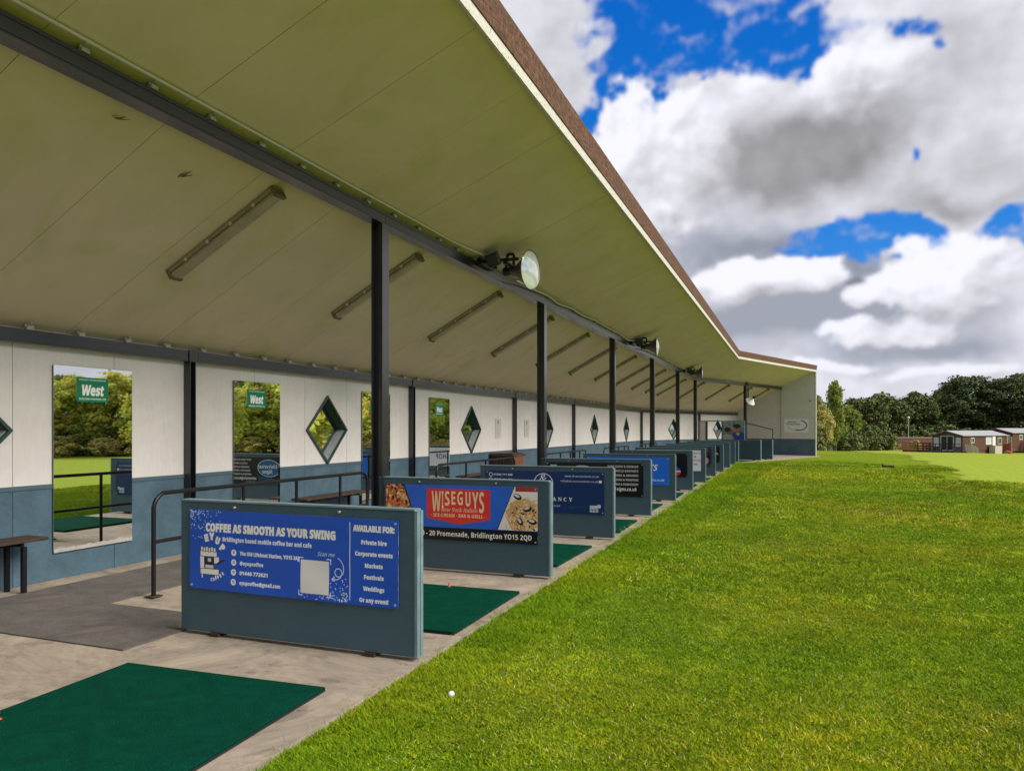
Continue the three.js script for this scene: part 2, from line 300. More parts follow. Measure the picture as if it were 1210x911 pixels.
const cutsB = [0]; for (let s = .9; s < 10.9; s += 1.2) cutsB.push(s); cutsB.push(END_S);
soffitRun(FA, cutsA, uEnd, null); soffitRun(FB, cutsB, null, sStart);
const RV = -3.25;
for (const [F, a, b] of [[FA, () => U0, (v) => uEnd(v) - .001], [FB, (v) => sStart(v) + .001, () => END_S + .1]]) for (const [v0, v1] of [[RV, 0], [0, FASC_V + .015]]) {
  part('roof_deck', prism([F.at(a(v0), v0, ySoff(v0) + .02), F.at(a(v1), v1, ySoff(v1) + .02), F.at(b(v1), v1, ySoff(v1) + .02), F.at(b(v0), v0, ySoff(v0) + .02)], [0, .10, 0]), M.deck);
  part('roof_covering', prism([F.at(a(v0), v0, ySoff(v0) + .125), F.at(a(v1), v1, ySoff(v1) + .125), F.at(b(v1), v1, ySoff(v1) + .125), F.at(b(v0), v0, ySoff(v0) + .125)], [0, .03, 0]), M.felt);
}
// fascia: peeling white strip below a weathered brown board
{
  const run = (F, a, b, v0) => {
    const geoW = prism([F.at(a(v0), v0, 5.03), F.at(a(v0 + .03), v0 + .03, 5.03), F.at(b(v0 + .03), v0 + .03, 5.03), F.at(b(v0), v0, 5.03)], [0, .115, 0]);
    const w = part('fascia_strip', geoW, M.peel);
    const top = 5.415, bot = 5.147, lean = .035, tk = .03;
    const q = (c, vv, y) => F.at(c(vv), vv, y);
    const pts = [q(a, v0 + .012, bot), q(b, v0 + .012, bot), q(b, v0 + .012 + lean, top), q(a, v0 + .012 + lean, top)];
    const n = F.at(0, tk)[0] - F.at(0, 0)[0], m = F.at(0, tk)[2] - F.at(0, 0)[2];
    const g = prism(pts, [n, 0, m]);
    // uv along the board and up it
    const p = g.attributes.position, uv = g.attributes.uv;
    for (let i = 0; i < p.count; i++) { const dx = p.getX(i) - F.o.x, dz = p.getZ(i) - F.o.z; uv.setXY(i, (dx * Math.sin(F.th) - dz * Math.cos(F.th)) * .30, p.getY(i) * 1.1); }
    part('fascia_board', g, M.fascia);
  };
  for (let u = U0; u < 29; u += 3) run(FA, () => u + .002, u + 3 >= 30 ? (v) => uEnd(v) : () => u + 3 - .002, FASC_V + .004);
  for (const [a, b] of [[0, 3.7], [3.7, 7.4], [7.4, END_S + .12]]) run(FB, a === 0 ? sStart : () => a + .002, () => b - .002, FASC_V + .004);
}
// columns: rolled H section, flanges to front and back
const hSection = (h) => merge([box(.012, h, .15, .069, h / 2, 0), box(.012, h, .15, -.069, h / 2, 0), box(.126, h, .009, 0, h / 2, 0)]);
const colGeo = hSection(4.03), plateGeo = box(.24, .015, .24, 0, .0075, 0), boltGeo = cyl(.012, .012, .03, 6);
const columnAt = (F, u) => {
  const c = partAt('front_column', colGeo, M.steel, F, u, 0, .004);
  mesh('base_plate', plateGeo, M.steel, c);
  for (const [a, b] of [[-.095, -.095], [.095, -.095], [-.095, .095], [.095, .095]]) mesh('bolt', boltGeo, M.bolt, c, [a, .02, b]);
};
for (let u = -12; u < 30; u += BAY) columnAt(FA, u);
columnAt(FM, 0); columnAt(FB, 6);
// front beam, one length a bay, box with a raised lip
const beamGeo = (L) => merge([box(.15, .14, L, 0, 0, 0), box(.006, .018, L, .078, .045, 0), box(.006, .018, L, .078, -.045, 0)]);
for (let u = U0; u < 30; u += BAY) partAt('front_beam', beamGeo(BAY - .006), M.steel, FA, u + 3, 0, 4.104);
partAt('front_beam', beamGeo(5.994), M.steel, FB, 3, 0, 4.104);
partAt('front_beam', beamGeo(END_S - 6.01), M.steel, FB, (END_S + 6) / 2, 0, 4.104);
// wall beam and wall columns
const wallBeam = (L) => merge([box(.07, .14, L), box(.004, .04, L, .037, .04, 0), box(.004, .04, L, .037, -.035, 0)]);
for (let u = U0; u < 30; u += BAY) { const L = u + BAY >= 30 ? BAY + .44 : BAY - .004; partAt('wall_beam', wallBeam(L), M.steel, FA, u + L / 2, WALL_V + .07, 2.57); }
{ const s0 = sStart(WALL_V) + .02; partAt('wall_beam', wallBeam(END_S - s0 - .01), M.steel, FB, (END_S + s0) / 2, WALL_V + .07, 2.57); }
const wallCol = merge([box(.10, 2.495, .012, 0, 1.2475, .044), box(.10, 2.495, .012, 0, 1.2475, -.044), box(.012, 2.495, .076, -.03, 1.2475, 0)]);
for (let u = -12; u < 30; u += BAY) { const c = partAt('wall_column', wallCol, M.steel, FA, u - .1, WALL_V + .06, .002); mesh('splice_plate', box(.006, .15, .14, .058, 2.57, 0), M.steel, c); }
partAt('wall_column', wallCol, M.steel, FM, 0, WALL_V / Math.cos((TH2 - TH1) / 2) + .07, .002);
partAt('wall_column', wallCol, M.steel, FB, 6, WALL_V + .06, .002);
// cleats that carry the soffit, every 0.6 m
{
  const block = box(.05, .045, .075, 0, 0, 0), wedge = merge([box(.11, .014, .018, .02, .036, .03), box(.014, .03, .014, .01, .02, .045)]);
  const row = (F, a, b, v, y) => { for (let u = a; u < b; u += .6) { const c = partAt('cleat', block, M.cleat, F, u + .03 * (rnd() - .5), v, y); mesh('clip', wedge, M.cleat, c); if (y > 4) c.scale.set(.8, .7, .8); } };
  row(FA, -11.9, 30.3, WALL_V + .09, 2.662); row(FB, .2, END_S, WALL_V + .09, 2.662);
  row(FA, -11.75, 29.9, .055, 4.197); row(FB, .3, END_S, .055, 4.197);
}
// back wall: boards 1.2 m wide, white above a blue dado; a diamond window in the middle of each bay
const DIAM = .585, DIAM_Y = 1.605, WT = .09;
const upperGeo = box(WT, 1.63, 1.194, 0, 1.03 + .815, 0), lowerGeo = box(WT, .985, 1.194, .004, .4925, 0);
const holedGeo = (() => {
  const s = new THREE.Shape([new THREE.Vector2(-.597, 1.03), new THREE.Vector2(.597, 1.03), new THREE.Vector2(.597, 2.66), new THREE.Vector2(-.597, 2.66)]);
  s.holes.push(new THREE.Path([new THREE.Vector2(0, DIAM_Y - DIAM + .012), new THREE.Vector2(DIAM - .012, DIAM_Y), new THREE.Vector2(0, DIAM_Y + DIAM - .012), new THREE.Vector2(-DIAM + .012, DIAM_Y)]));
  const g = new THREE.ExtrudeGeometry(s, { depth: WT, bevelEnabled: false }); g.rotateY(Math.PI / 2); g.translate(-WT / 2, 0, 0); return uvm(g);
})();
const frameRing = (o, i, d, off) => { const s = new THREE.Shape([new THREE.Vector2(0, -o), new THREE.Vector2(o, 0), new THREE.Vector2(0, o), new THREE.Vector2(-o, 0)]); s.holes.push(new THREE.Path([new THREE.Vector2(0, -i), new THREE.Vector2(-i, 0), new THREE.Vector2(0, i), new THREE.Vector2(i, 0)])); const g = new THREE.ExtrudeGeometry(s, { depth: d, bevelEnabled: false }); g.rotateY(Math.PI / 2); g.translate(off, 0, 0); return g; };
const ringOuter = frameRing(DIAM, DIAM - .045, .035, .046), ringInner = frameRing(DIAM - .052, DIAM - .10, .03, -.15);
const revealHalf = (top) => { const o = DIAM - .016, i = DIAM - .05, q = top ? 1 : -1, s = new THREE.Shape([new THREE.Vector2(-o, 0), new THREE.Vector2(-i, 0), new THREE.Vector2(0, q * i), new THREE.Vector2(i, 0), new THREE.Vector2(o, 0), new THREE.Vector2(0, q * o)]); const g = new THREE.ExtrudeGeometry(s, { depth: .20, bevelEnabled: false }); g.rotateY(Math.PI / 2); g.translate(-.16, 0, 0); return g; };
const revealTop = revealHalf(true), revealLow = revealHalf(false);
const paneGeo = (() => { const i = DIAM - .055, s = new THREE.Shape([new THREE.Vector2(0, -i), new THREE.Vector2(i, 0), new THREE.Vector2(0, i), new THREE.Vector2(-i, 0)]); const g = new THREE.ShapeGeometry(s); g.rotateY(Math.PI / 2); g.translate(-.135, 0, 0); return g; })();
const litRevealMat = std({ color: lin(.55, .57, .56), roughness: .6, map: wearTex });  // paler lower reveal against dark upper one: light and shade put into the colours
function diamond(F, u) {
  const w = partAt('diamond_window', ringOuter, M.greenFrame, F, u, WALL_V - WT / 2, DIAM_Y);
  mesh('reveal', revealTop, M.greenFrame, w); mesh('lit_reveal', revealLow, litRevealMat, w); mesh('sash', ringInner, M.greenFrame, w); mesh('pane', paneGeo, M.glass, w);
}
for (let u = U0; u < 29.9; u += 1.2) {
  const k = Math.round((u - U0) / 1.2), mid = k % 5 === 2;
  if (u + 1.2 > 29.9) {
    const e = uEnd(WALL_V);
    part('wall_board', prism([FA.at(u + .003, WALL_V, 1.03), FA.at(u + .003, WALL_V - WT, 1.03), FA.at(e, WALL_V - WT, 1.03), FA.at(e, WALL_V, 1.03)], [0, 1.63, 0]), M.white);
    part('dado_board', prism([FA.at(u + .003, WALL_V + .004, .002), FA.at(u + .003, WALL_V - WT, .002), FA.at(e, WALL_V - WT, .002), FA.at(e, WALL_V + .004, .002)], [0, .985, 0]), M.blue);
  } else {
    partAt('wall_board', mid ? holedGeo : upperGeo, M.white, FA, u + .6, WALL_V - WT / 2);
    partAt('dado_board', lowerGeo, M.blue, FA, u + .6, WALL_V - WT / 2, .002);
  }
  if (mid) diamond(FA, u + .6);
}
for (let u = U0; u < 29; u += BAY) { const L = u + BAY >= 30 ? BAY + .5 : BAY - .003; partAt('dado_rail', box(.014, .045, L), M.blueTrim, FA, u + L / 2, WALL_V + .008, 1.0095); }
{
  const s0 = sStart(WALL_V);
  const pieces = [[s0, 1.2], [1.2, 2.4], [2.4, 3.6, 1], [3.6, 4.8], [4.8, 6], [6, 7.2], [7.2, 7.9], [7.9, 9.1, 1], [9.1, 10.3], [10.3, END_S]];
  for (const [a, b, mid] of pieces) {
    const L = b - a - .006;
    partAt('wall_board', mid ? holedGeo : box(WT, 1.63, L, 0, 1.845, 0), M.white, FB, (a + b) / 2, WALL_V - WT / 2);
    partAt('dado_board', box(WT, .985, L, .004, .4925, 0), M.blue, FB, (a + b) / 2, WALL_V - WT / 2, .002);
    if (mid) diamond(FB, (a + b) / 2);
  }
  partAt('dado_rail', box(.014, .045, END_S - s0), M.blueTrim, FB, (END_S + s0) / 2, WALL_V + .008, 1.0095);
}
// end wall closing the far end of the shelter
{
  const v0 = WALL_V - .09, v1 = FASC_V - .01, T = .12;
  const n = FB.at(T, 0), o = FB.at(0, 0), off = [n[0] - o[0], 0, n[2] - o[2]];
  for (const [a, b] of [[v0, -1.42], [-1.415, -.03], [-.025, v1]]) {
    const pts = a < 0 && b > 0 ? [[a, 1.03], [b, 1.03], [b, ySoff(b) - .002], [0, ySoff(0) - .002], [a, ySoff(a) - .002]] : [[a, 1.03], [b, 1.03], [b, ySoff(b) - .002], [a, ySoff(a) - .002]];
    part('end_wall_board', prism(pts.map(([v, y]) => FB.at(END_S, v, y)), off), std({ color: lin(.66, .65, .64), roughness: .8, map: streakTex }));
    part('end_dado_board', prism([[a, .02], [b, .02], [b, 1.027], [a, 1.027]].map(([v, y]) => FB.at(END_S - .004, v, y)), off), M.blue);
  }
  partAt('corner_trim', box(.045, 5.02, .15), M.cleat, FB, END_S + .06, v1 + .025, 2.53);
  partAt('drain_pipe', cyl(.035, .035, 3.0, 10).translate(0, 1.5, 0), M.cleat, FB, END_S - .045, .02, 1.04);
  partAt('wall_bracket', box(.05, .04, .12), M.black, FB, END_S - .06, v1 - .28, 3.3);
}

// ───────────────────────── printed boards ─────────────────────────
function print(w, h, draw) {
  const c = document.createElement('canvas'); c.width = w; c.height = h; const x = c.getContext('2d'); draw(x, w, h);
  const t = new THREE.CanvasTexture(c); t.colorSpace = THREE.SRGBColorSpace; t.magFilter = THREE.LinearFilter; t.anisotropy = 8; return t;
}
const fit = (x, s, px, py, w, size, font, col, align = 'left') => {     // text squeezed or widened to a given width
  x.save(); x.font = `${font.replace('SIZE', size + 'px')}`; x.fillStyle = col; x.textBaseline = 'alphabetic';
  const m = x.measureText(s).width; x.translate(align === 'center' ? px - w / 2 : align === 'right' ? px - w : px, py); x.scale(w / m, 1); x.fillText(s, 0, 0);
  x.restore();
};
const SB = 'bold SIZE sans-serif', SR = 'SIZE sans-serif', EB = 'bold SIZE serif', ER = 'SIZE serif';
const fat = (x, s, px, py, w, size, col, lw, align) => { x.save(); x.lineJoin = 'round'; x.strokeStyle = col; x.lineWidth = lw; x.font = `bold ${size}px sans-serif`; const m = x.measureText(s).width; x.translate(align === 'center' ? px - w / 2 : px, py); x.scale(w / m, 1); x.strokeText(s, 0, 0); x.fillStyle = col; x.fillText(s, 0, 0); x.restore(); };
const blobFood = (x, x0, y0, x1, y1, n, cols, r0, r1) => { for (let i = 0; i < n; i++) { x.fillStyle = cols[Math.floor(rnd() * cols.length)]; x.beginPath(); x.ellipse(rr(x0, x1), rr(y0, y1), rr(r0, r1), rr(r0, r1) * rr(.5, 1), rr(0, 3), 0, 7); x.fill(); } };
const prints = {
  coffee: print(1504, 496, (x, w, h) => {
    x.fillStyle = '#1d56c8'; x.fillRect(0, 0, w, h);
    x.fillStyle = '#dfe8fb';
    for (let i = 0; i < 95; i++) { const a = rnd() * rnd() * 260, b = rnd() * rnd() * 200; x.beginPath(); x.arc(a + 8, b + 6, 3.2, 0, 7); x.fill(); }
    for (let i = 0; i < 95; i++) { const a = rnd() * rnd() * 330, b = rnd() * rnd() * 190; x.beginPath(); x.arc(1172 - a, h - 8 - b, 3.2, 0, 7); x.fill(); }
    fat(x, 'COFFEE AS SMOOTH AS YOUR SWING', 130, 132, 960, 66, '#f4f1ea', 7);
    fat(x, 'Bridlington based mobile coffee bar and cafe', 262, 190, 660, 36, '#eef1f8', 2);
    ['The Old Lifeboat Station, YO15 3AJ', '@eyupcoffee', '01446 772621', 'eyupcoffee@gmail.com'].forEach((s, i) => {
      const yy = 268 + i * 60; x.fillStyle = '#f2f4fa'; x.beginPath(); x.arc(348, yy - 12, 20, 0, 7); x.fill(); x.strokeStyle = '#1d56c8'; x.lineWidth = 4; x.beginPath(); x.arc(348, yy - 14, 7, 0, 7); x.stroke();
      fat(x, s, 394, yy, [440, 180, 215, 305][i], 31, '#eef1f8', 2);
    });
    // the small coffee machine emblem
    x.save(); x.translate(86, 218); x.fillStyle = '#f0eee6'; x.fillRect(0, 40, 132, 34); x.fillRect(0, 74, 30, 92); x.fillRect(0, 150, 150, 36); x.fillRect(110, 74, 36, 40); x.fillStyle = '#20222a'; x.fillRect(34, 78, 74, 66); x.fillStyle = '#d8d6ce'; x.fillRect(40, 126, 64, 20); x.fillRect(60, 84, 26, 22);
    x.strokeStyle = '#20222a'; x.lineWidth = 3; x.strokeRect(1, 40, 131, 34); x.strokeRect(1, 150, 148, 36); for (let i = 0; i < 6; i++) { x.fillStyle = '#f0eee6'; x.fillRect(6 + i * 20, 12 + (i % 2) * 5, 17, 28); x.strokeRect(6 + i * 20, 12 + (i % 2) * 5, 17, 28); }
    x.lineWidth = 11; x.beginPath(); x.moveTo(130, 118); x.lineTo(190, 88); x.stroke(); x.fillStyle = '#f0eee6'; for (const l of [12, 120]) x.fillRect(l, 186, 9, 22); x.restore();
    [['E', 135, 172, -.25], ['Y', 178, 160, -.02], ['U', 226, 184, .4], ['P', 262, 226, .7]].forEach(([c, a, b, r]) => { x.save(); x.translate(a, b); x.rotate(r); fat(x, c, -16, 24, 34, 56, '#f4f1ea', 7); x.restore(); });
    'COFFEE'.split('').forEach((c, i) => { x.save(); x.translate(170 + i * 19, 442 - i * i * 1.6); x.rotate(-.14 * i); fat(x, c, 0, 0, 15, 26, '#f4f1ea', 2); x.restore(); });
    // scan me, an arrow and a blank card
    x.font = 'italic 32px sans-serif'; x.fillStyle = '#e8ecf8'; x.fillText('Scan me', 962, 232);
    x.fillStyle = '#e9e8e4'; x.fillRect(846, 262, 198, 196); x.strokeStyle = '#e8ecf8'; x.lineWidth = 6;
    for (const [a, b, p, q] of [[834, 250, 1, 1], [1056, 250, -1, 1], [834, 470, 1, -1], [1056, 470, -1, -1]]) { x.beginPath(); x.moveTo(a + 30 * p, b); x.lineTo(a, b); x.lineTo(a, b + 30 * q); x.stroke(); }
    x.lineWidth = 5; x.beginPath(); x.moveTo(1106, 236); x.quadraticCurveTo(1160, 270, 1138, 330); x.arc(1108, 322, 24, .3, 6.5); x.quadraticCurveTo(1120, 372, 1066, 362); x.moveTo(1082, 346); x.lineTo(1064, 362); x.lineTo(1084, 374); x.stroke();
    x.fillStyle = '#e8ecf8'; x.fillRect(1184, 24, 5, 450);
    fat(x, 'AVAILABLE FOR:', 1345, 72, 270, 44, '#f4f1ea', 5, 'center');
    ['Private hire', 'Corporate events', 'Markets', 'Festivals', 'Weddings', 'Or any event!'].forEach((s, i) => fat(x, s, 1345, 146 + i * 66, [170, 248, 120, 132, 138, 192][i], 32, '#eef1f8', 2.5, 'center'));
  }),
  pizza: print(1504, 496, (x, w, h) => {
    x.fillStyle = '#2a66d6'; x.fillRect(0, 0, w, h);
    x.save(); x.beginPath(); x.moveTo(0, 0); x.lineTo(190, 0); x.lineTo(330, 380); x.lineTo(0, 380); x.clip(); x.fillStyle = '#c98b4c'; x.fillRect(0, 0, 340, 400); blobFood(x, 0, 0, 330, 380, 420, ['#d9a35c', '#c4512f', '#8f2f22', '#e2bd7e', '#b9783a', '#d9644a', '#4f5a2a', '#e8cfa0'], 6, 26); blobFood(x, 0, 0, 320, 380, 26, ['#1b1714', '#2a2018'], 10, 18); x.restore();
    x.strokeStyle = '#0b1020'; x.lineWidth = 12; x.beginPath(); x.moveTo(192, 0); x.lineTo(334, 380); x.stroke();
    x.save(); x.beginPath(); x.moveTo(1290, 0); x.lineTo(w, 0); x.lineTo(w, 380); x.lineTo(1130, 380); x.clip(); x.fillStyle = '#e9e6e1'; x.fillRect(1100, 0, 420, 400); x.fillStyle = '#a8322c'; x.fillRect(1300, 0, 210, 40);
    x.fillStyle = '#d9b077'; x.beginPath(); x.ellipse(1370, 250, 150, 150, 0, 0, 7); x.fill(); x.lineWidth = 9; for (let i = 0; i < 230; i++) { x.lineWidth = rr(3, 7); x.strokeStyle = ['#e8c894', '#cf9d5c', '#f0d9ad', '#b97d44', '#c98450'][i % 5]; x.beginPath(); x.ellipse(1375 + rr(-110, 120), 265 + rr(-110, 110), rr(14, 70), rr(14, 70), rr(0, 3), rr(0, 3), rr(3, 6)); x.stroke(); }
    blobFood(x, 1270, 160, 1490, 370, 26, ['#1d1c1e', '#3a2c26', '#b5492c', '#d8dcc8', '#6d7a35'], 5, 14); for (const [a, b, r] of [[1320, 86, .4], [1412, 190, -.3], [1340, 300, .9], [1456, 300, .2]]) { x.fillStyle = '#1d1c22'; x.beginPath(); x.ellipse(a, b, 40, 24, r, 0, 7); x.fill(); x.fillStyle = '#ded8ca'; x.beginPath(); x.ellipse(a - 6, b - 8, 28, 12, r, 0, 7); x.fill(); } x.restore();
    x.strokeStyle = '#0b1020'; x.lineWidth = 7; x.beginPath(); x.moveTo(1288, 0); x.lineTo(1128, 380); x.stroke();
    x.fillStyle = '#e03832'; x.beginPath(); x.moveTo(430, 34); x.lineTo(1060, 34); x.lineTo(1060, 300); x.lineTo(745, 352); x.lineTo(430, 300); x.closePath(); x.fill();
    // tall arched lettering
    'WISEGUYS'.split('').forEach((c, i) => { const k = Math.abs(i - 3.5) / 3.5, hh = 120 + 66 * k * k; x.save(); x.translate(482 + [0, 98, 128, 190, 252, 330, 402, 466][i], 56 + hh - 4); x.font = 'bold 100px sans-serif'; x.fillStyle = '#f0dcae'; x.scale([92, 24, 56, 54, 66, 64, 62, 58][i] / x.measureText(c).width, hh / 73); x.fillText(c, 0, 0); x.restore(); });
    x.save(); x.font = 'italic 46px serif'; x.fillStyle = '#f3e4c4'; x.translate(572, 238); x.scale(.98, 1); x.fillText('New York Italian', 0, 0); x.restore();
    fit(x, '· ICE-CREAM · BAR & GRILL ·', 745, 288, 540, 42, SB, '#f0dcae', 'center');
    x.fillStyle = '#0d0e12'; x.fillRect(0, 384, w, h - 384); fit(x, '01262 424010 - 20 Promenade, Bridlington YO15 2QD', 752, 462, 1400, 62, SB, '#f1f1f1', 'center');
  }),
  accountancy: print(1504, 496, (x, w, h) => {
    x.fillStyle = '#1a3468'; x.fillRect(0, 0, w, h); x.strokeStyle = '#e9edf5'; x.lineWidth = 9; x.beginPath(); x.arc(752, 148, 120, 0, 7); x.stroke();
    x.font = 'italic 130px serif'; x.fillStyle = '#f2f4f8'; x.fillText('&', 690, 132); x.font = 'italic 150px serif'; x.fillText('S', 760, 222);
    x.font = 'bold 62px serif'; 'ACCOUNTANCY'.split('').forEach((c, i) => x.fillText(c, 392 + i * 68, 352));
    for (const [yy, s] of [[62, '01262 111 000'], [124, '07000 111 000']]) { x.beginPath(); x.arc(66, yy - 10, 22, 0, 7); x.lineWidth = 6; x.stroke(); fit(x, s, 104, yy, 250, 34, SB, '#e9edf5'); }
    fit(x, 'www.sb-accountants.co.uk', 1440, 62, 420, 30, SR, '#e3e8f2', 'right'); fit(x, 'info@sb-accountants.co.uk', 1430, 122, 460, 30, SR, '#e3e8f2', 'right'); x.fillStyle = '#e9edf5'; x.fillRect(1438, 96, 34, 30);
    fit(x, 'Bridlington, East Riding Road', 752, 420, 420, 30, SR, '#cdd5e6', 'center'); fit(x, 'YO15 3AB', 640, 456, 130, 28, SR, '#cdd5e6', 'center');
    x.fillStyle = '#c9d0df'; x.fillRect(1330, 392, 100, 78); x.fillRect(1420, 380, 40, 40); x.fillStyle = '#152a57'; for (let i = 0; i < 5; i++) x.fillRect(1340 + i * 18, 420 + (i % 2) * 12, 9, 34); x.fillStyle = '#1e4a63'; x.fillRect(1070, 408, 210, 16); x.font = '30px sans-serif'; x.fillStyle = '#2e6a70'; x.fillText('xero', 1080, 440);
  }),
  signs: print(1504, 496, (x, w, h) => {
    x.fillStyle = '#15161b'; x.fillRect(0, 0, w, h); const g = '#2a5f94';
    x.fillStyle = '#24406b'; x.beginPath(); x.moveTo(100, h); x.quadraticCurveTo(500, 330, 820, 350); x.lineTo(760, h); x.fill();
    x.fillStyle = g; x.beginPath(); x.ellipse(560, 200, 250, 150, -.06, 0, 7); x.fill(); x.strokeStyle = '#dfe6ee'; x.lineWidth = 9; x.stroke();
    x.font = 'italic bold 86px serif'; x.fillStyle = '#f0f3f7'; x.fillText('Universal', 372, 200); x.fillText('Signs', 480, 292); fit(x, 'TRADE', 60, 66, 110, 40, SB, '#ececec');
    ['SHOP SIGNS & SIGNAGE', 'VEHICLE GRAPHICS', 'BANNERS & ABOARDS', 'BRANDING & PRINTING', 'WORKWEAR & EMBROIDERY'].forEach((s, i) => fit(x, s, 1430, 66 + i * 66, [470, 390, 430, 450, 480][i], 46, SB, '#d8d8d4', 'right'));
    fit(x, 'universal-signs.co.uk', 1400, 410, 560, 70, 'italic bold SIZE sans-serif', '#f2f2f2', 'right'); fit(x, '01262 000 000', 1080, 460, 220, 34, SR, '#b9b9b9', 'right');
  }),
  sports: print(1504, 496, (x, w, h) => { x.fillStyle = '#2470e4'; x.fillRect(0, 0, w, h); fit(x, 'COASTAL SPORTS', 1290, 236, 1150, 150, 'italic bold SIZE sans-serif', '#f2f6fb', 'right'); fit(x, 'www.coastalsports.co.uk', 1420, 424, 620, 56, SB, '#eaf1fb', 'right'); }),
  night: print(1504, 496, (x, w, h) => { x.fillStyle = '#0e0f15'; x.fillRect(0, 0, w, h); x.fillStyle = '#c8322f'; x.beginPath(); x.arc(1280, 380, 92, 0, 7); x.fill(); x.fillStyle = '#2b58a8'; x.beginPath(); x.arc(1280, 380, 92, Math.PI, 0); x.fill(); x.fillStyle = '#eceff3'; x.fillRect(1196, 362, 168, 30); fit(x, 'BRIDLINGTON', 1280, 388, 150, 28, SB, '#101420', 'center'); fit(x, 'OPEN LATE', 560, 270, 700, 150, SB, '#e4e4e4', 'center'); }),
  notice: print(1504, 496, (x, w, h) => { x.fillStyle = '#e3e6ee'; x.fillRect(0, 0, w, h); ['RANGE BALLS', 'LESSONS', 'CLUB REPAIRS', 'COACHING', 'GIFTS'].forEach((s, i) => fit(x, s, 1100, 90 + i * 88, [420, 300, 430, 330, 200][i], 62, SB, i % 2 ? '#39415a' : '#c0455a', 'left')); x.fillStyle = '#8f97ad'; x.fillRect(80, 60, 860, 8); fit(x, 'PRO SHOP', 480, 300, 760, 190, SB, '#32508f', 'center'); }),
  photo: print(1504, 496, (x, w, h) => { x.fillStyle = '#2b2b33'; x.fillRect(0, 0, w, h); blobFood(x, 900, 0, w, h, 60, ['#1d1d22', '#3a3a44', '#5c4f55'], 20, 70); x.fillStyle = '#b98d96'; x.beginPath(); x.ellipse(1300, 360, 140, 110, -.4, 0, 7); x.fill(); x.fillStyle = '#c9a9ad'; x.beginPath(); x.ellipse(1250, 250, 80, 60, .4, 0, 7); x.fill(); x.fillStyle = '#d9d4cf'; x.fillRect(1140, 30, 70, 70); x.fillRect(1250, 30, 70, 70); fit(x, 'GOLF SHOP', 480, 270, 700, 140, SB, '#dcd6cf', 'center'); }),
  small: print(1504, 496, (x, w, h) => { x.fillStyle = '#101116'; x.fillRect(0, 0, w, h); fit(x, 'MOTORS', 1290, 260, 340, 76, SB, '#e6e6e6', 'center'); fit(x, 'CAR SALES & SERVICE', 560, 260, 800, 100, SB, '#d7d7d7', 'center'); }),
  heads: print(640, 640, (x, w, h) => {
    x.fillStyle = '#6e8a93'; x.fillRect(0, 0, w, h); blobFood(x, 0, 0, w, 260, 40, ['#7c9a98', '#8fa3a6', '#5f7a80', '#97a58c'], 30, 90);
    x.fillStyle = '#26479a'; x.beginPath(); x.ellipse(470, 620, 250, 260, 0, 0, 7); x.fill(); x.fillStyle = '#d9ce45'; x.beginPath(); x.moveTo(380, 430); x.lineTo(470, 520); x.lineTo(520, 400); x.fill();
    x.fillStyle = '#8a93a3'; x.beginPath(); x.ellipse(150, 640, 200, 210, 0, 0, 7); x.fill(); x.fillStyle = '#d4d7dc'; for (let i = 0; i < 5; i++) x.fillRect(30, 480 + i * 34, 250, 12);
    x.fillStyle = '#bb8468'; x.beginPath(); x.ellipse(430, 270, 95, 125, .12, 0, 7); x.fill(); x.fillStyle = '#a06a52'; x.beginPath(); x.ellipse(205, 360, 105, 110, .1, 0, 7); x.fill();
    x.fillStyle = '#2b211c'; x.beginPath(); x.ellipse(425, 180, 112, 78, .1, 0, 7); x.fill(); x.beginPath(); x.ellipse(150, 300, 90, 84, -.3, 0, 7); x.fill();
    x.fillStyle = '#3a2a24'; for (const [a, b] of [[400, 268], [458, 274], [200, 350], [252, 350]]) { x.beginPath(); x.ellipse(a, b, 13, 7, 0, 0, 7); x.fill(); } x.strokeStyle = '#7a3f38'; x.lineWidth = 8; x.beginPath(); x.moveTo(400, 334); x.quadraticCurveTo(430, 352, 462, 334); x.moveTo(196, 414); x.quadraticCurveTo(226, 430, 256, 412); x.stroke();
  }),
  endSign: print(736, 408, (x, w, h) => {
    x.fillStyle = '#dcdfe2'; x.fillRect(0, 0, w, h); x.strokeStyle = '#4b525c'; x.lineWidth = 30; x.beginPath(); x.ellipse(430, 190, 250, 150, .05, -1.3, 1.9); x.stroke(); x.lineWidth = 14; x.strokeStyle = '#8b929b'; x.beginPath(); x.ellipse(400, 200, 290, 160, .05, .5, 2.9); x.stroke();
    fit(x, 'Bridlington', 110, 110, 260, 64, 'italic bold SIZE serif', '#2d3036'); fit(x, 'Driving Range', 60, 178, 420, 70, 'bold SIZE serif', '#2d3036');
  }),
  west: print(384, 264, (x, w, h) => { x.fillStyle = '#0b7a55'; x.fillRect(0, 0, w, h); fit(x, 'PROUDLY SPONSORED BY', w / 2, 34, 330, 24, SB, '#cfe9dd', 'center'); x.save(); x.transform(1, 0, -.12, 1, 24, 0); fat(x, 'West', 52, 190, 270, 150, '#f4f6f2', 10); x.restore(); fit(x, 'BUILDING SUPPLIES LTD', w / 2, 240, 330, 28, SB, '#e4f3ec', 'center'); }),
  faint: print(256, 320, (x, w, h) => { x.fillStyle = '#c9c4ba'; x.fillRect(0, 0, w, h); x.strokeStyle = '#8f959b'; x.lineWidth = 5; x.strokeRect(40, 20, 176, 120); x.fillStyle = '#8a8f96'; x.beginPath(); x.moveTo(70, 40); x.lineTo(170, 40); x.lineTo(120, 120); x.fill(); for (let i = 0; i < 6; i++) x.fillRect(50, 170 + i * 22, 150 - (i % 3) * 30, 6); }),
};

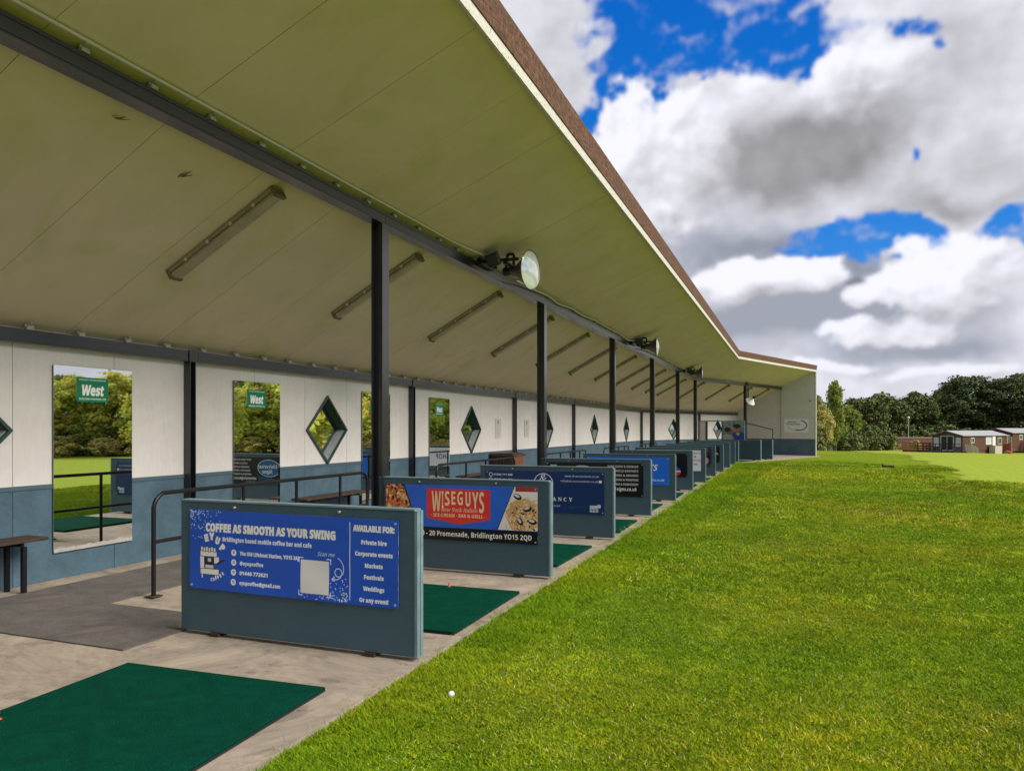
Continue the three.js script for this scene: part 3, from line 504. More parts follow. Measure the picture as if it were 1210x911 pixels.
// ───────────────────────── bay partitions, banners, mats ─────────────────────────
const PL = 2.10, PHT = 1.05;
const boardGeo = rbox(PL, PHT - .03, .085, .006, PL / 2 + .01, .03 + (PHT - .03) / 2, 0), capGeo = box(PL + .004, .012, .095, PL / 2 + .01, PHT + .006, 0);
const battenGeo = box(.022, PHT - .03, .040, PL + .022, .03 + (PHT - .03) / 2, 0), footGeo = box(.09, .026, .115, 0, .015, 0), pegGeo = cyl(.009, .009, .02, 8).rotateX(Math.PI / 2);
function partition(F, u, label) {
  const g = thing('bay_partition', label, 'partition', F.at(u, 0, 0), -F.th, 'bay partitions along the shelter');
  const b = mesh('board', boardGeo, M.slate, g); mesh('top_cap', capGeo, M.slateTrim, b);
  mesh('end_batten', battenGeo, M.slateTrim, g, [0, 0, .024]); mesh('end_batten', battenGeo, M.slateTrim, g, [0, 0, -.024]);
  mesh('foot', footGeo, M.mud, g, [.35, 0, 0]); mesh('foot', footGeo, M.mud, g, [1.75, 0, 0]);
  mesh('peg', pegGeo, M.cleat, g, [.55, PHT - .035, .05]); mesh('peg', pegGeo, M.cleat, g, [1.5, PHT - .03, .05]);
  return g;
}
function banner(F, u, tex, name, label, category, o = {}) {
  const { w = 1.88, h = .62, x = PL / 2 - .0, top = PHT - .065, soft = .003, rough = .45, tilt = 0 } = o;
  const geo = new THREE.BoxGeometry(w, h, .004, 36, 12, 1), p = geo.attributes.position;
  for (let i = 0; i < p.count; i++) p.setZ(i, p.getZ(i) + soft * (1 + 1.6 * N3(p.getX(i) * 3 + u, p.getY(i) * 5, 3.3)));
  geo.computeVertexNormals();
  const g = thing(name, label, category, F.at(u, x, top - h / 2), -F.th);
  g.translateZ(.049); g.rotateZ(tilt);
  mesh('printed_face', geo, std({ map: tex, roughness: rough }), g);
  for (const [a, b] of [[-1, 1], [1, 1], [-1, -1], [1, -1]]) mesh('eyelet', pegGeo, M.bolt, g, [a * (w / 2 - .025), b * (h / 2 - .025), .003]);
  return g;
}
const desc = [
  ['slate blue bay partition carrying the royal blue coffee banner', 'coffee', 'vinyl_banner', 'royal blue coffee bar banner with white lettering on a slate partition'],
  ['slate blue bay partition carrying the pizza and pasta banner', 'pizza', 'vinyl_banner', 'blue restaurant banner with red crest, pizza and pasta pictures'],
  ['slate blue bay partition carrying the navy accountancy board', 'accountancy', 'sign_board', 'navy accountancy board with a white ringed ampersand emblem'],
  ['slate blue bay partition carrying the black signwriting board', 'signs', 'sign_board', 'black signwriting board listing services in grey capitals'],
  ['slate blue bay partition carrying the plain bright blue board', 'sports', 'sign_board', 'bright blue board with slanting white capital letters'],
  ['slate blue bay partition carrying the black board with red roundel', 'night', 'sign_board', 'black board with a small red and blue roundel'],
  ['slate blue bay partition carrying the white notice', 'notice', 'sign_board', 'white notice board with rows of red and grey lettering'],
  ['slate blue bay partition carrying the dark photographic poster', 'photo', 'poster', 'dark photographic poster with pinkish shapes on a partition'],
  ['slate blue bay partition carrying the black board with one white word', 'small', 'sign_board', 'black board with one short white word, past the photographic poster'],
];
for (let k = 1; k <= 9; k++) {
  const u = (k - 2) * 3, [pl, key, nm, bl] = desc[k - 1];
  partition(FA, u, pl);
  banner(FA, u, prints[key], nm, bl, nm === 'poster' ? 'poster' : nm === 'vinyl_banner' ? 'banner' : 'sign', { soft: nm === 'vinyl_banner' ? .004 : .0005, rough: nm === 'vinyl_banner' ? .38 : .3, tilt: k === 1 ? -.006 : k === 2 ? .004 : 0 });
}
const plainLabel = 'plain slate blue bay partition without any sign';
partition(FA, 24, plainLabel); partition(FA, 27, plainLabel); partition(FM, 0, 'plain slate blue bay partition standing at the bend of the shelter');
partition(FB, 3, 'slate blue partition in front of the two-heads poster screen');
{
  const g = partition(FB, 4.54, 'last slate blue partition with a sloping black rail above it');
  mesh('sloping_rail', tube([[.02, 1.0, 0], [.02, 2.06, 0], [.03, 2.07, 0], [1.1, 1.84, 0], [2.09, 1.60, 0], [2.10, 1.57, 0], [2.10, .05, 0]], .024, 80, 8, .02), M.rail, g, [0, 0, -.08]);
}
// artificial turf mats with rubber edge and rubber tees
const matGeo = rbox(1.55, .018, 1.55, .008, 0, .019, 0), matBase = box(1.545, .012, 1.545, 0, .006, 0);
const matBy = ['laid before the coffee partition', 'between the coffee and pizza partitions', 'between the pizza and accountancy partitions', 'between the accountancy and signwriting partitions', 'between the signwriting and bright blue partitions', 'behind the bright blue partition', 'behind the red roundel partition', 'behind the white notice partition', 'behind the photographic poster partition'];
function turfMat(F, u, v, label, turn = 0) {
  const g = thing('turf_mat', label, 'golf mat', F.at(u, v, .003), -F.th + turn, 'green turf mats in the bays');
  mesh('turf', matGeo, M.turf, g); mesh('rubber_base', matBase, M.rubber, g); return g;
}
const matV = [1.14, 1.30, 1.22, 1.26, 1.2, 1.25, 1.22, 1.28, 1.2], matT = [.05, .015, -.01, .02, 0, .015, -.01, .01, 0];
for (let k = 0; k < 9; k++) turfMat(FA, -4.56 + k * 3 + (k === 1 ? -.03 : 0), matV[k], 'green artificial turf mat ' + matBy[k], matT[k]);
for (const u of [22.5, 25.5, 28.4]) turfMat(FA, u, 1.2, 'green artificial turf mat beside a plain partition');
turfMat(FB, 1.7, 1.2, 'green artificial turf mat beside the bend of the shelter');
{
  const teeGeo = new THREE.LatheGeometry([[.032, 0], [.03, .006], [.012, .012], [.010, .045], [.016, .055], [.013, .056], [.008, .045]].map((p) => new THREE.Vector2(...p)), 14);
  for (const [u, v, l] of [[-4.82, .50, 'orange rubber tee standing on the mat before the coffee partition'], [-.86, 1.32, 'orange rubber tee standing on the mat behind the coffee partition']]) tag(mesh('rubber_tee', teeGeo, M.tee, null, FA.at(u, v, .03)), l, 'tee').scale.setScalar(.62);
}

// ───────────────────────── rails, benches, mirrors, cabinet ─────────────────────────
function guardRail(F, u, label, group) {
  const g = thing('guard_rail', label, 'hand rail', F.at(u, -1.18, .012), -F.th, group), a = 2.2, b = -1.6, Y = .985, r = .15;
  const arc = (z, sgn) => { const out = []; for (let i = 0; i <= 6; i++) { const t = i / 6 * Math.PI / 2; out.push([0, Y - r + r * Math.sin(t), z - sgn * (r - r * Math.cos(t))]); } return out; };
  const pts = [[0, 0, a], [0, .4, a], ...arc(a, 1), [0, Y, 1.2], [0, Y, 0], [0, Y, -.8], ...arc(b, -1).reverse(), [0, .4, b], [0, 0, b]];
  mesh('top_rail', tube(pts, .0215, 140, 10, .3), M.rail, g);
  mesh('middle_rail', cyl(.019, .019, a - b, 10).rotateX(Math.PI / 2).translate(0, .52, (a + b) / 2), M.rail, g);
  for (const z of [.96, .02, -.92]) mesh('upright', cyl(.02, .02, Y, 10).translate(0, Y / 2, z), M.rail, g);
  for (const z of [a, .96, .02, -.92, b]) mesh('base_plate', rbox(.12, .012, .12, .004, 0, .002, z), M.mud, g);
}
guardRail(FA, -6, 'black tubular guard rail behind the foremost green mat', 'black guard rails');
for (const u of [0, 6, 12, 18, 24]) guardRail(FA, u, 'black tubular guard rail standing between walkway and bays', 'black guard rails');
function bench(F, u) {
  const g = thing('bench', 'dark wooden bench on black steel legs under a diamond window', 'bench', F.at(u, WALL_V + .24, .003), -F.th, 'benches against the back wall');
  for (const x of [-.105, 0, .105]) mesh('seat_plank', rbox(.098, .032, 1.80, .006, x, .515, 0), M.wood, g);
  for (const z of [.66, -.66]) { for (const x of [-.12, .12]) mesh('leg', box(.04, .46, .04, x, .23, z), M.rail, g); mesh('crossbar', box(.20, .035, .035, 0, .478, z), M.rail, g); }
  mesh('stretcher', box(.035, .035, 1.28, 0, .478, 0), M.rail, g);
}
for (const u of [-3.2, 2.83, 8.83, 14.83]) bench(FA, u);
function mirror(u, label, ragged) {
  const g = thing('wall_mirror', label, 'mirror', FA.at(u, WALL_V + .020, .31), -FA.th, 'tall mirrors on the back wall');
  mesh('glass', box(.004, 2.0, 1.0, .006, 1.0, 0), M.mirror, g); mesh('backing', box(.010, 2.004, 1.004, -.001, 1.0, 0), M.mirrorEdge, g);
  if (ragged) { const s = new THREE.Shape(); s.moveTo(-.5, -.02); for (let i = 0; i <= 34; i++) s.lineTo(-.5 + i / 34, .012 + .05 * Math.abs(fbm(i * .23, 1, 4, 4)) + .012 * rnd()); s.lineTo(.5, -.02); const q = new THREE.ExtrudeGeometry(s, { depth: .003, bevelEnabled: false }); q.rotateY(Math.PI / 2); q.translate(.0085, 0, 0); mesh('peeled_edge', uvm(q), M.peeled, g); }
  const st = new THREE.BoxGeometry(.40, .275, .002); st.rotateY(Math.PI / 2); mesh('sticker', st, std({ map: prints.west, roughness: .4 }), g, [.0095, 1.75, .03]);
}
mirror(-1.475, 'tall wall mirror with green sticker and ragged lower edge beside the bench', true);
mirror(1.245, 'tall wall mirror with green sticker between a wall column and diamond window'); mirror(4.565, 'tall wall mirror behind the foremost front column');
mirror(7.245, 'tall wall mirror with green sticker, last before the wooden cabinet');
for (const [u, l] of [[10.78, 'faded notice on the white wall above the wooden cabinet'], [13.05, 'faded notice on the white wall past the wooden cabinet']]) { const q = new THREE.BoxGeometry(.42, .52, .008); q.rotateY(Math.PI / 2); tag(mesh('wall_notice', q, std({ map: prints.faint, roughness: .6 }), null, FA.at(u, WALL_V + .008, 1.64), -TH1), l, 'notice'); }
{
  const g = thing('wooden_cabinet', 'brown slatted wooden cabinet with dark lid against the back wall', 'cabinet', FA.at(10.55, WALL_V + .36, .003), -TH1);
  for (let i = 0; i < 6; i++) mesh('end_slat', rbox(.098, .88, .02, .004, -.26 + i * .104, .46, .40), M.wood, g);
  for (let i = 0; i < 7; i++) mesh('front_slat', rbox(.02, .88, .104, .004, .325, .46, .34 - i * .111), M.orangeWood, g);
  mesh('carcass', box(.60, .86, .76, 0, .45, 0), M.deck, g); mesh('lid', rbox(.72, .05, .90, .012, 0, .935, 0), M.wood, g); mesh('lid_board', rbox(.62, .03, .80, .01, -.02, .975, 0), M.wood, g);
}
// screen with a poster of two heads, past the bend
{
  const g = thing('poster_screen', 'tall framed screen with door opening past the bend of the shelter', 'screen', FB.at(3.06, 0, .003), -TH2);
  mesh('board', box(1.24, 1.0, .04, .62, 1.56, 0), M.slateTrim, g); mesh('header', box(1.31, .05, .06, -.655, 2.05, 0), M.slateTrim, g);
  for (const [x, w, mt] of [[-1.28, .06, M.cleat], [-.90, .11, M.greenFrame], [-.02, .035, M.black]]) mesh('jamb', box(w, 2.02, .05, x, 1.01, 0), mt, g);
  mesh('side_panel', box(.27, 2.02, .02, -1.1, 1.01, 0), M.white, g);
  const f = thing('portrait_poster', 'square poster showing two heads, one in a blue top', 'poster', FB.at(3.06, .62, 1.56), -TH2); f.translateZ(.024);
  mesh('printed_face', new THREE.BoxGeometry(1.18, .98, .004), std({ map: prints.heads, roughness: .4 }), f);
}
{
  const f = thing('end_wall_sign', 'white sign with grey swoosh emblem on the end wall', 'sign', FB.at(END_S - .012, .95, 1.83), -TH2);
  mesh('printed_face', new THREE.BoxGeometry(1.47, .81, .012), std({ map: prints.endSign, roughness: .4 }), f);
}

// ───────────────────────── lamps and cable ─────────────────────────
const REAR = Math.atan((4.212 - 2.673) / 2.858), FRONT = Math.atan((5.07 - 4.212) / FASC_V);
const bodyG = rbox(1.60, .045, .16, .012, 0, -.022, 0), lensG = rbox(1.54, .06, .135, .025, 0, -.072, 0), capG = rbox(.05, .11, .165, .012, 0, -.055, 0), clipG = box(.03, .03, .012), tubeG = cyl(.013, .013, 1.46, 8).rotateZ(Math.PI / 2);
function striplight(F, u) {
  const g = thing('strip_light', 'unlit grimy fluorescent batten fixed to the olive soffit', 'strip light', F.at(u, -.98, ySoff(-.98) - .003), 0, 'fluorescent battens under the roof');
  g.rotation.set(0, -F.th, REAR, 'YXZ');
  mesh('housing', bodyG, M.fitting, g); const l = mesh('diffuser', lensG, M.diffuser, g); mesh('lamp_tube', tubeG, M.cable, l, [0, -.068, 0]);
  for (const s of [-1, 1]) mesh('end_cap', capG, M.grime, g, [s * .77, 0, 0]);
  for (const x of [-.5, -.17, .17, .5]) { mesh('clip', clipG, M.cable, g, [x, -.045, .082]); mesh('clip', clipG, M.cable, g, [x, -.045, -.082]); }
}
for (let u = -10.5; u < 29; u += 3) striplight(FA, u);
for (const s of [1.5, 4.5, 7.5, 10]) striplight(FB, s);
function floodlight(F, u, label, azDeg, tilt) {
  const g = thing('floodlight', label, 'floodlight', F.at(u, .08, 4.17), -F.th, 'floodlights on the front beam');
  const turn = -azDeg * D2R + F.th;                      // local -z is along the shelter; aim given from straight ahead of the viewer
  mesh('bracket', merge([box(.09, .10, .5, .02, .0, .12), box(.62, .04, .05, .30, .02, .22), box(.05, .05, .34, .40, -.02, .08), box(.05, .16, .05, .28, -.05, .34)]), M.black, g);
  const gear = mesh('gear_box', rbox(.20, .20, .27, .035, 0, 0, 0), M.black, g, [.26, .0, .36]); gear.rotation.set(.25, .3, .25);
  mesh('gear_rim', rbox(.215, .02, .285, .008, 0, .10, 0), M.lampShell, gear); for (const y of [-.05, 0, .05]) mesh('cooling_fin', box(.21, .012, .275, 0, y, 0), M.black, gear);
  const h = new THREE.Group(); h.name = 'lamp_head'; g.add(h); h.position.set(.70, -.10, -.06); h.rotation.set(tilt, turn, 0, 'YXZ');
  const prof = [[.05, -.34], [.075, -.32], [.085, -.24], [.17, -.12], [.26, -.02], [.298, 0], [.306, .012], [.296, .018], [.285, .004], [.16, -.105], [.08, -.20]].map((p) => new THREE.Vector2(...p));
  mesh('reflector', new THREE.LatheGeometry(prof, 40).rotateX(-Math.PI / 2), M.lampShell, h);
  mesh('front_glass', new THREE.SphereGeometry(.66, 32, 8, 0, 7, 0, .452).rotateX(-Math.PI / 2).translate(0, 0, .586), M.lampGlass, h);
  mesh('socket', cyl(.07, .055, .16, 16).rotateX(Math.PI / 2).translate(0, 0, .38), M.black, h);
  mesh('yoke', tube([[0, .08, .30], [0, .24, .30], [0, .27, .34], [0, .25, .42], [0, .02, .44], [0, -.04, .44]], .024, 30, 8, .2), M.black, h);
}
floodlight(FA, 3.05, 'round glass-fronted floodlight on the front beam above the pizza banner', 121, -.05);
floodlight(FA, 14.3, 'round floodlight on the front beam above the bright blue board', 106, 0);
floodlight(FA, 25.6, 'round floodlight on the front beam next to the bend', 100, 0);
{
  const g = thing('hanging_floodlight', 'white bowl floodlight hanging from the column past the bend', 'floodlight', FB.at(6, .1, 4.0), -TH2);
  mesh('bracket', merge([box(.06, .22, .2, 0, .22, 0), box(.05, .9, .05, .06, -.3, 0)]), M.black, g);
  const h = new THREE.Group(); h.name = 'lamp_head'; g.add(h); h.position.set(.22, -.86, .1); h.rotation.set(-.75, 1.25, 0, 'YXZ');
  mesh('reflector', new THREE.LatheGeometry([[.05, -.28], [.10, -.2], [.22, -.06], [.28, 0], [.27, .01]].map((p) => new THREE.Vector2(...p)), 32).rotateX(-Math.PI / 2), M.ball, h);
  mesh('front_glass', new THREE.CircleGeometry(.268, 32).rotateY(Math.PI), M.lampGlass, h); mesh('socket', cyl(.07, .05, .18, 12).rotateX(Math.PI / 2).translate(0, 0, .34), M.black, h);
}
{
  const mk = (F, list) => tube(list.map(([u, v, y]) => F.at(u, v, y)), .014, 260, 6);
  const pts = []; for (let u = U0; u <= 2.3; u += .6) pts.push([u, .12 + .006 * (rnd() - .5), ySoff(.12) - .022]);
  pts.push([2.6, .20, 4.24], [2.85, .28, 4.20]);
  tag(mesh('cable', mk(FA, pts), M.cable), 'white cable clipped along the soffit up to the glass-fronted floodlight', 'cable');
  const p2 = [[3.3, .5, 3.98], [3.7, .34, 4.05], [4.3, .20, 4.13], [5.0, .14, 4.16], [6.0, .12, 4.20], [6.8, .12, 4.16], [7.6, .13, 4.20], [8.6, .12, 4.18], [9.6, .13, 4.22], [11, .12, 4.21], [12.2, .12, 4.22], [13.4, .13, 4.18], [14, .25, 4.20], [14.7, .4, 4.05], [15.6, .2, 4.14], [17.4, .13, 4.18], [18.6, .13, 4.20], [21, .12, 4.19], [24, .12, 4.22], [25.2, .2, 4.20], [26, .4, 4.06], [27, .2, 4.14], [28.4, .13, 4.18]];
  tag(mesh('cable', mk(FA, p2), M.cable), 'loose white cable sagging along the beam between the floodlights', 'cable');
  tag(mesh('cable', mk(FB, [[.2, .14, 4.2], [1.5, .12, 4.23], [3, .13, 4.17], [4.5, .12, 4.2], [5.8, .12, 4.22]]), M.cable), 'white cable along the beam past the bend', 'cable');
}
// twigs of old nests stuck to the soffit
for (const [u, v] of [[-3.34, -.31], [-2.46, -.556]]) {
  const list = []; for (let i = 0; i < 6; i++) list.push(cyl(.003, .002, rr(.04, .13), 4).rotateZ(Math.PI / 2 + rr(-.3, .3)).rotateY(rr(-.6, .6) + .9).translate(rr(-.02, .02), rr(-.010, 0), rr(-.05, .05)));
  const m = mesh('old_nest', merge(list), M.mud, null, FA.at(u, v, ySoff(v) - .006), -TH1); m.rotation.set(0, -TH1, REAR, 'YXZ'); tag(m, 'small scrap of dry twigs stuck to the soffit', 'nest', 'nest scraps under the roof');
}

// ───────────────────────── trees and bushes ─────────────────────────
const leafMat = (r, g, b, t = 0) => new THREE.MeshPhysicalMaterial({ color: lin(r, g, b), vertexColors: true, roughness: 1, specularIntensity: .15, transmission: t, thickness: 0 });
const LEAF = { dark: leafMat(.135, .165, .066), mid: leafMat(.24, .29, .065, .4), lime: leafMat(.58, .60, .14, .5), gold: leafMat(.50, .46, .17, .35), pine: leafMat(.105, .135, .070) };
const barkMat = std({ color: lin(.085, .065, .045), roughness: .95, map: wearTex });
// a crown of many leaf-sized faces gathered in clumps; fractions of a crown 1 m high and 1 m wide are scaled by the tree
function crownGeo(shape, W, H, clumps, per, leaf) {
  const pos = [], col = [], idx = [];
  for (let c = 0; c < clumps; c++) {
    const t = Math.pow(rnd(), shape === 'cone' ? 1.5 : shape === 'pine' ? .55 : .85), a = rnd() * 6.283;
    const wide = shape === 'cone' ? 1 - t * .8 : shape === 'pine' ? .55 + .45 * Math.sin(t * 2.9) : Math.sqrt(Math.max(.04, 1 - Math.pow(t * 2 - .85, 2) * .8));
    const q = Math.sqrt(rnd()) * wide * W / 2 * (.72 + .4 * N3(Math.cos(a) * 1.4 + W, Math.sin(a) * 1.4, t * 3));
    const layer = shape === 'pine' ? mix(Math.round(t * 7 + .8 * N3(a, t, W)) / 7, t, .45) + rr(-.03, .03) : t;
    const cx = Math.cos(a) * q, cz = Math.sin(a) * q, cy = layer * H, R = W * rr(.09, .17), flat = shape === 'pine' ? .5 : .75, tone = rr(.72, 1.28), yel = rr(.85, 1.2);
    for (let k = 0; k < per; k++) {
      const d = V(rnd() - .5, rnd() - .5, rnd() - .5).normalize().multiplyScalar(R * Math.pow(rnd(), .45)), p = V(cx + d.x, cy + d.y * flat, cz + d.z);
      const n = V(rnd() - .5 + d.x / R * .5, rnd() - .1, rnd() - .5 + d.z / R * .5).normalize(), s = leaf * rr(.6, 1.35), e = V(rnd() - .5, rnd() - .5, rnd() - .5).cross(n).normalize().multiplyScalar(s), f = e.clone().cross(n).normalize().multiplyScalar(s * rr(.5, .9));
      const b = pos.length / 3, v = tone * rr(.75, 1.25);
      for (const [x, y] of [[-1, -.2], [0, -1], [1, .1], [.1, 1]]) { pos.push(p.x + e.x * x + f.x * y, p.y + e.y * x + f.y * y, p.z + e.z * x + f.z * y); col.push(v * yel, v, v * .9); }
      idx.push(b, b + 1, b + 2, b, b + 2, b + 3);
    }
  }
  const g = new THREE.BufferGeometry(); g.setIndex(idx); g.setAttribute('position', new THREE.Float32BufferAttribute(pos, 3)); g.setAttribute('color', new THREE.Float32BufferAttribute(col, 3)); g.computeVertexNormals(); return g;
}
function trunkGeo(h, r, W) {
  const list = [cyl(r * .45, r, h, 9).translate(0, h / 2, 0)];
  for (let i = 0; i < 7; i++) { const y = h * rr(.45, .98), a = rnd() * 6.283, L = W * rr(.22, .42), g = cyl(r * .12, r * .32, L, 6).translate(0, L / 2, 0).rotateZ(-rr(.6, 1.1)).rotateY(a).translate(0, y, 0); list.push(g); }
  return merge(list);
}
// models: [shape, crown width, crown height, crown base, trunk height, trunk radius, clumps, leaves a clump, leaf size]
const models = {
  oak: [1, 2, 3].map(() => ({ c: crownGeo('round', 9, 9, 90, 62, .26), t: trunkGeo(7.5, .30, 9), base: 2.2, H: 11.6 })),
  pine: [1, 2].map(() => ({ c: crownGeo('pine', 9.5, 9, 96, 66, .22), t: trunkGeo(11, .30, 8), base: 4.2, H: 13 })),
  cone: [1, 2].map(() => ({ c: crownGeo('cone', 5, 9.5, 85, 62, .20), t: trunkGeo(7.5, .2, 3), base: .5, H: 10 })),
  bush: [1, 2].map(() => ({ c: crownGeo('round', 4.4, 2.6, 42, 62, .15), t: trunkGeo(1.6, .08, 3), base: .2, H: 3 })),
};
let pickTree = 0;
function tree(kind, name, label, category, x, z, h, mat, group, wide = 1) {
  const m = models[kind][pickTree++ % models[kind].length], g = thing(name, label, category, [x, groundY(x, z) - .05, z], rnd() * 6.28, group), k = h / m.H;
  const c = mesh('crown', m.c, mat, g, [0, m.base * k, 0]); c.scale.set(k * wide, k, k * wide); const t = mesh('trunk', m.t, barkMat, g); t.scale.setScalar(k);
  return g;
}
const px2 = (x, d) => (x - 605) / FPX * d;
// seen past the end wall
tree('oak', 'poplar_tree', 'tall narrow light green tree beside the end wall of the shelter', 'tree', px2(987, 96), -96, 9.6, LEAF.mid, 'trees past the end wall', .5);
tree('oak', 'young_tree', 'yellowing young tree at the foot of the tall narrow tree', 'tree', px2(973, 90), -90, 6.6, LEAF.gold, 'trees past the end wall', .62);
tree('oak', 'broadleaf_tree', 'dark broadleaf tree half hidden by the end wall', 'tree', px2(962, 100), -100, 8, LEAF.mid, 'trees past the end wall', .9);
for (const [x, d] of [[965, 88], [1000, 97], [1012, 108], [1030, 118], [1046, 120]]) tree('bush', 'shrub', 'dark green shrub at the edge of the field', 'shrub', px2(x, d), -d, 3.2, LEAF.dark, 'shrubs at the field edge');
const far = [[1002, 132, 478, 'oak'], [1018, 138, 472, 'oak'], [1034, 134, 470, 'oak'], [1050, 142, 466, 'oak'], [1064, 136, 470, 'oak'], [1080, 140, 464, 'oak'], [1096, 138, 469, 'oak'], [1112, 140, 466, 'oak'], [1126, 142, 458, 'pine'], [1143, 138, 449, 'pine'], [1158, 144, 462, 'oak'], [1172, 140, 458, 'oak'], [1194, 136, 445, 'pine'], [1212, 138, 450, 'pine'], [1234, 134, 452, 'oak'], [1258, 130, 450, 'oak'], [1290, 128, 455, 'pine']];
for (const [x, d, top, kind] of far) tree(kind, kind === 'pine' ? 'pine_tree' : 'broadleaf_tree', kind === 'pine' ? 'tall dark pine standing above the wood behind the lodges' : 'dark broadleaf tree in the wood behind the lodges', 'tree', px2(x, d), -d, ((507 - top) / FPX * d + 3.6) * rr(.92, 1.05), kind === 'pine' ? LEAF.pine : rnd() < .3 ? LEAF.mid : LEAF.dark, kind === 'pine' ? 'pines behind the lodges' : 'wood behind the lodges', rr(.9, 1.15));
for (const [x, d] of [[1010, 150], [1042, 152], [1075, 150], [1108, 154], [1135, 152], [1165, 156], [1200, 152], [1240, 150]]) tree('oak', 'broadleaf_tree', 'dark broadleaf tree in the wood behind the lodges', 'tree', px2(x, d), -d, rr(9.5, 11), LEAF.dark, 'wood behind the lodges', 1.35);
for (const [x, d] of [[1008, 128], [1030, 130], [1056, 134], [1078, 134], [1100, 133], [1122, 134], [1146, 134], [1170, 132], [1196, 130], [1220, 126]]) tree('bush', 'shrub', 'dark undergrowth shrub at the foot of the far wood', 'shrub', px2(x, d), -d, rr(3, 4.4), LEAF.dark, 'undergrowth of the far wood', 1.3);
// the wood along the right side of the range: seen in the mirrors
for (let a = 39; a <= 92; a += 2.6) {
  for (const [R0, dh] of [[100, 0], [109, 2.4]]) {
    const t = a + (dh ? 1.3 : 0), R = R0 + 4 * Math.sin(a * 3.1), x = R * Math.sin(t * D2R), z = -R * Math.cos(t * D2R);
    tree('oak', 'broadleaf_tree', dh ? 'tall tree in the back row of the wood beside the range, seen in the mirrors' : 'sunlit tree in the front row of the wood beside the range, seen in the mirrors', 'tree', x, z, rr(8.8, 11.2) + dh * .5, rnd() < .25 ? LEAF.mid : LEAF.lime, 'wood beside the range', 1.2);
  }
  const x = 95 * Math.sin(a * D2R), z = -95 * Math.cos(a * D2R);
  tree('bush', 'shrub', 'straw coloured scrub before the wood beside the range', 'shrub', x + rr(-1, 1), z + rr(-1, 1), rr(2, 3), LEAF.gold, 'scrub beside the range', 1.5);
  tree('bush', 'shrub', 'green undergrowth below the trees beside the range', 'shrub', x * 1.04, z * 1.04, rr(3.4, 4.6), LEAF.mid, 'undergrowth beside the range', 1.4);
}
tree('oak', 'broadleaf_tree', 'bright lime green tree standing before the mirrored lodge', 'tree', 70, -47, 9.5, LEAF.lime, 'wood beside the range');
// garden trees behind the shelter: show through the diamond windows
for (let u = -6; u < 44; u += 5.2) { const p = FA.at(u, -13 + rr(-2, 2)); tree('bush', 'shrub', 'leafy shrub behind the shelter, seen through the diamond windows', 'shrub', p[0], p[2], rr(3.4, 4.4), rnd() < .5 ? LEAF.mid : LEAF.lime, 'shrubs behind the shelter', 1.1); }

// ───────────────────────── lodges, decks, far wall ─────────────────────────
const clad = texOf(256, 256, (u, v) => { const k = .84 + .16 * ((v * 16) % 1 > .12 ? 1 : .2) + .10 * tiled(u * .3, v, 30, 3); return [k, k, k]; });
const LM = { brown: std({ color: lin(.105, .052, .030), roughness: 1, map: rep(clad, .5) }), grey: std({ color: lin(.115, .105, .100), roughness: .7, map: rep(clad, .5) }), cream: std({ color: lin(.42, .31, .20), roughness: .7, map: rep(clad, .5) }), roof: std({ color: lin(.46, .46, .47), roughness: .6, map: wearTex }), skirt: std({ color: lin(.10, .05, .035), roughness: .9 }), frame: std({ color: lin(.78, .78, .76), roughness: .4 }), pane: std({ color: lin(.03, .035, .04), roughness: .06 }), blind: std({ color: lin(.55, .56, .56), roughness: .3 }), deck: std({ color: lin(.12, .085, .065), roughness: .85, map: woodTex }), deckO: std({ color: lin(.20, .085, .04), roughness: .85 }), beige: std({ color: lin(.50, .44, .34), roughness: .8 }), red: std({ color: lin(.30, .05, .03), roughness: .7 }), brick: std({ color: lin(.20, .085, .065), roughness: .9, map: rep(clad, 1.2) }), coping: std({ color: lin(.42, .33, .31), roughness: .9 }) };
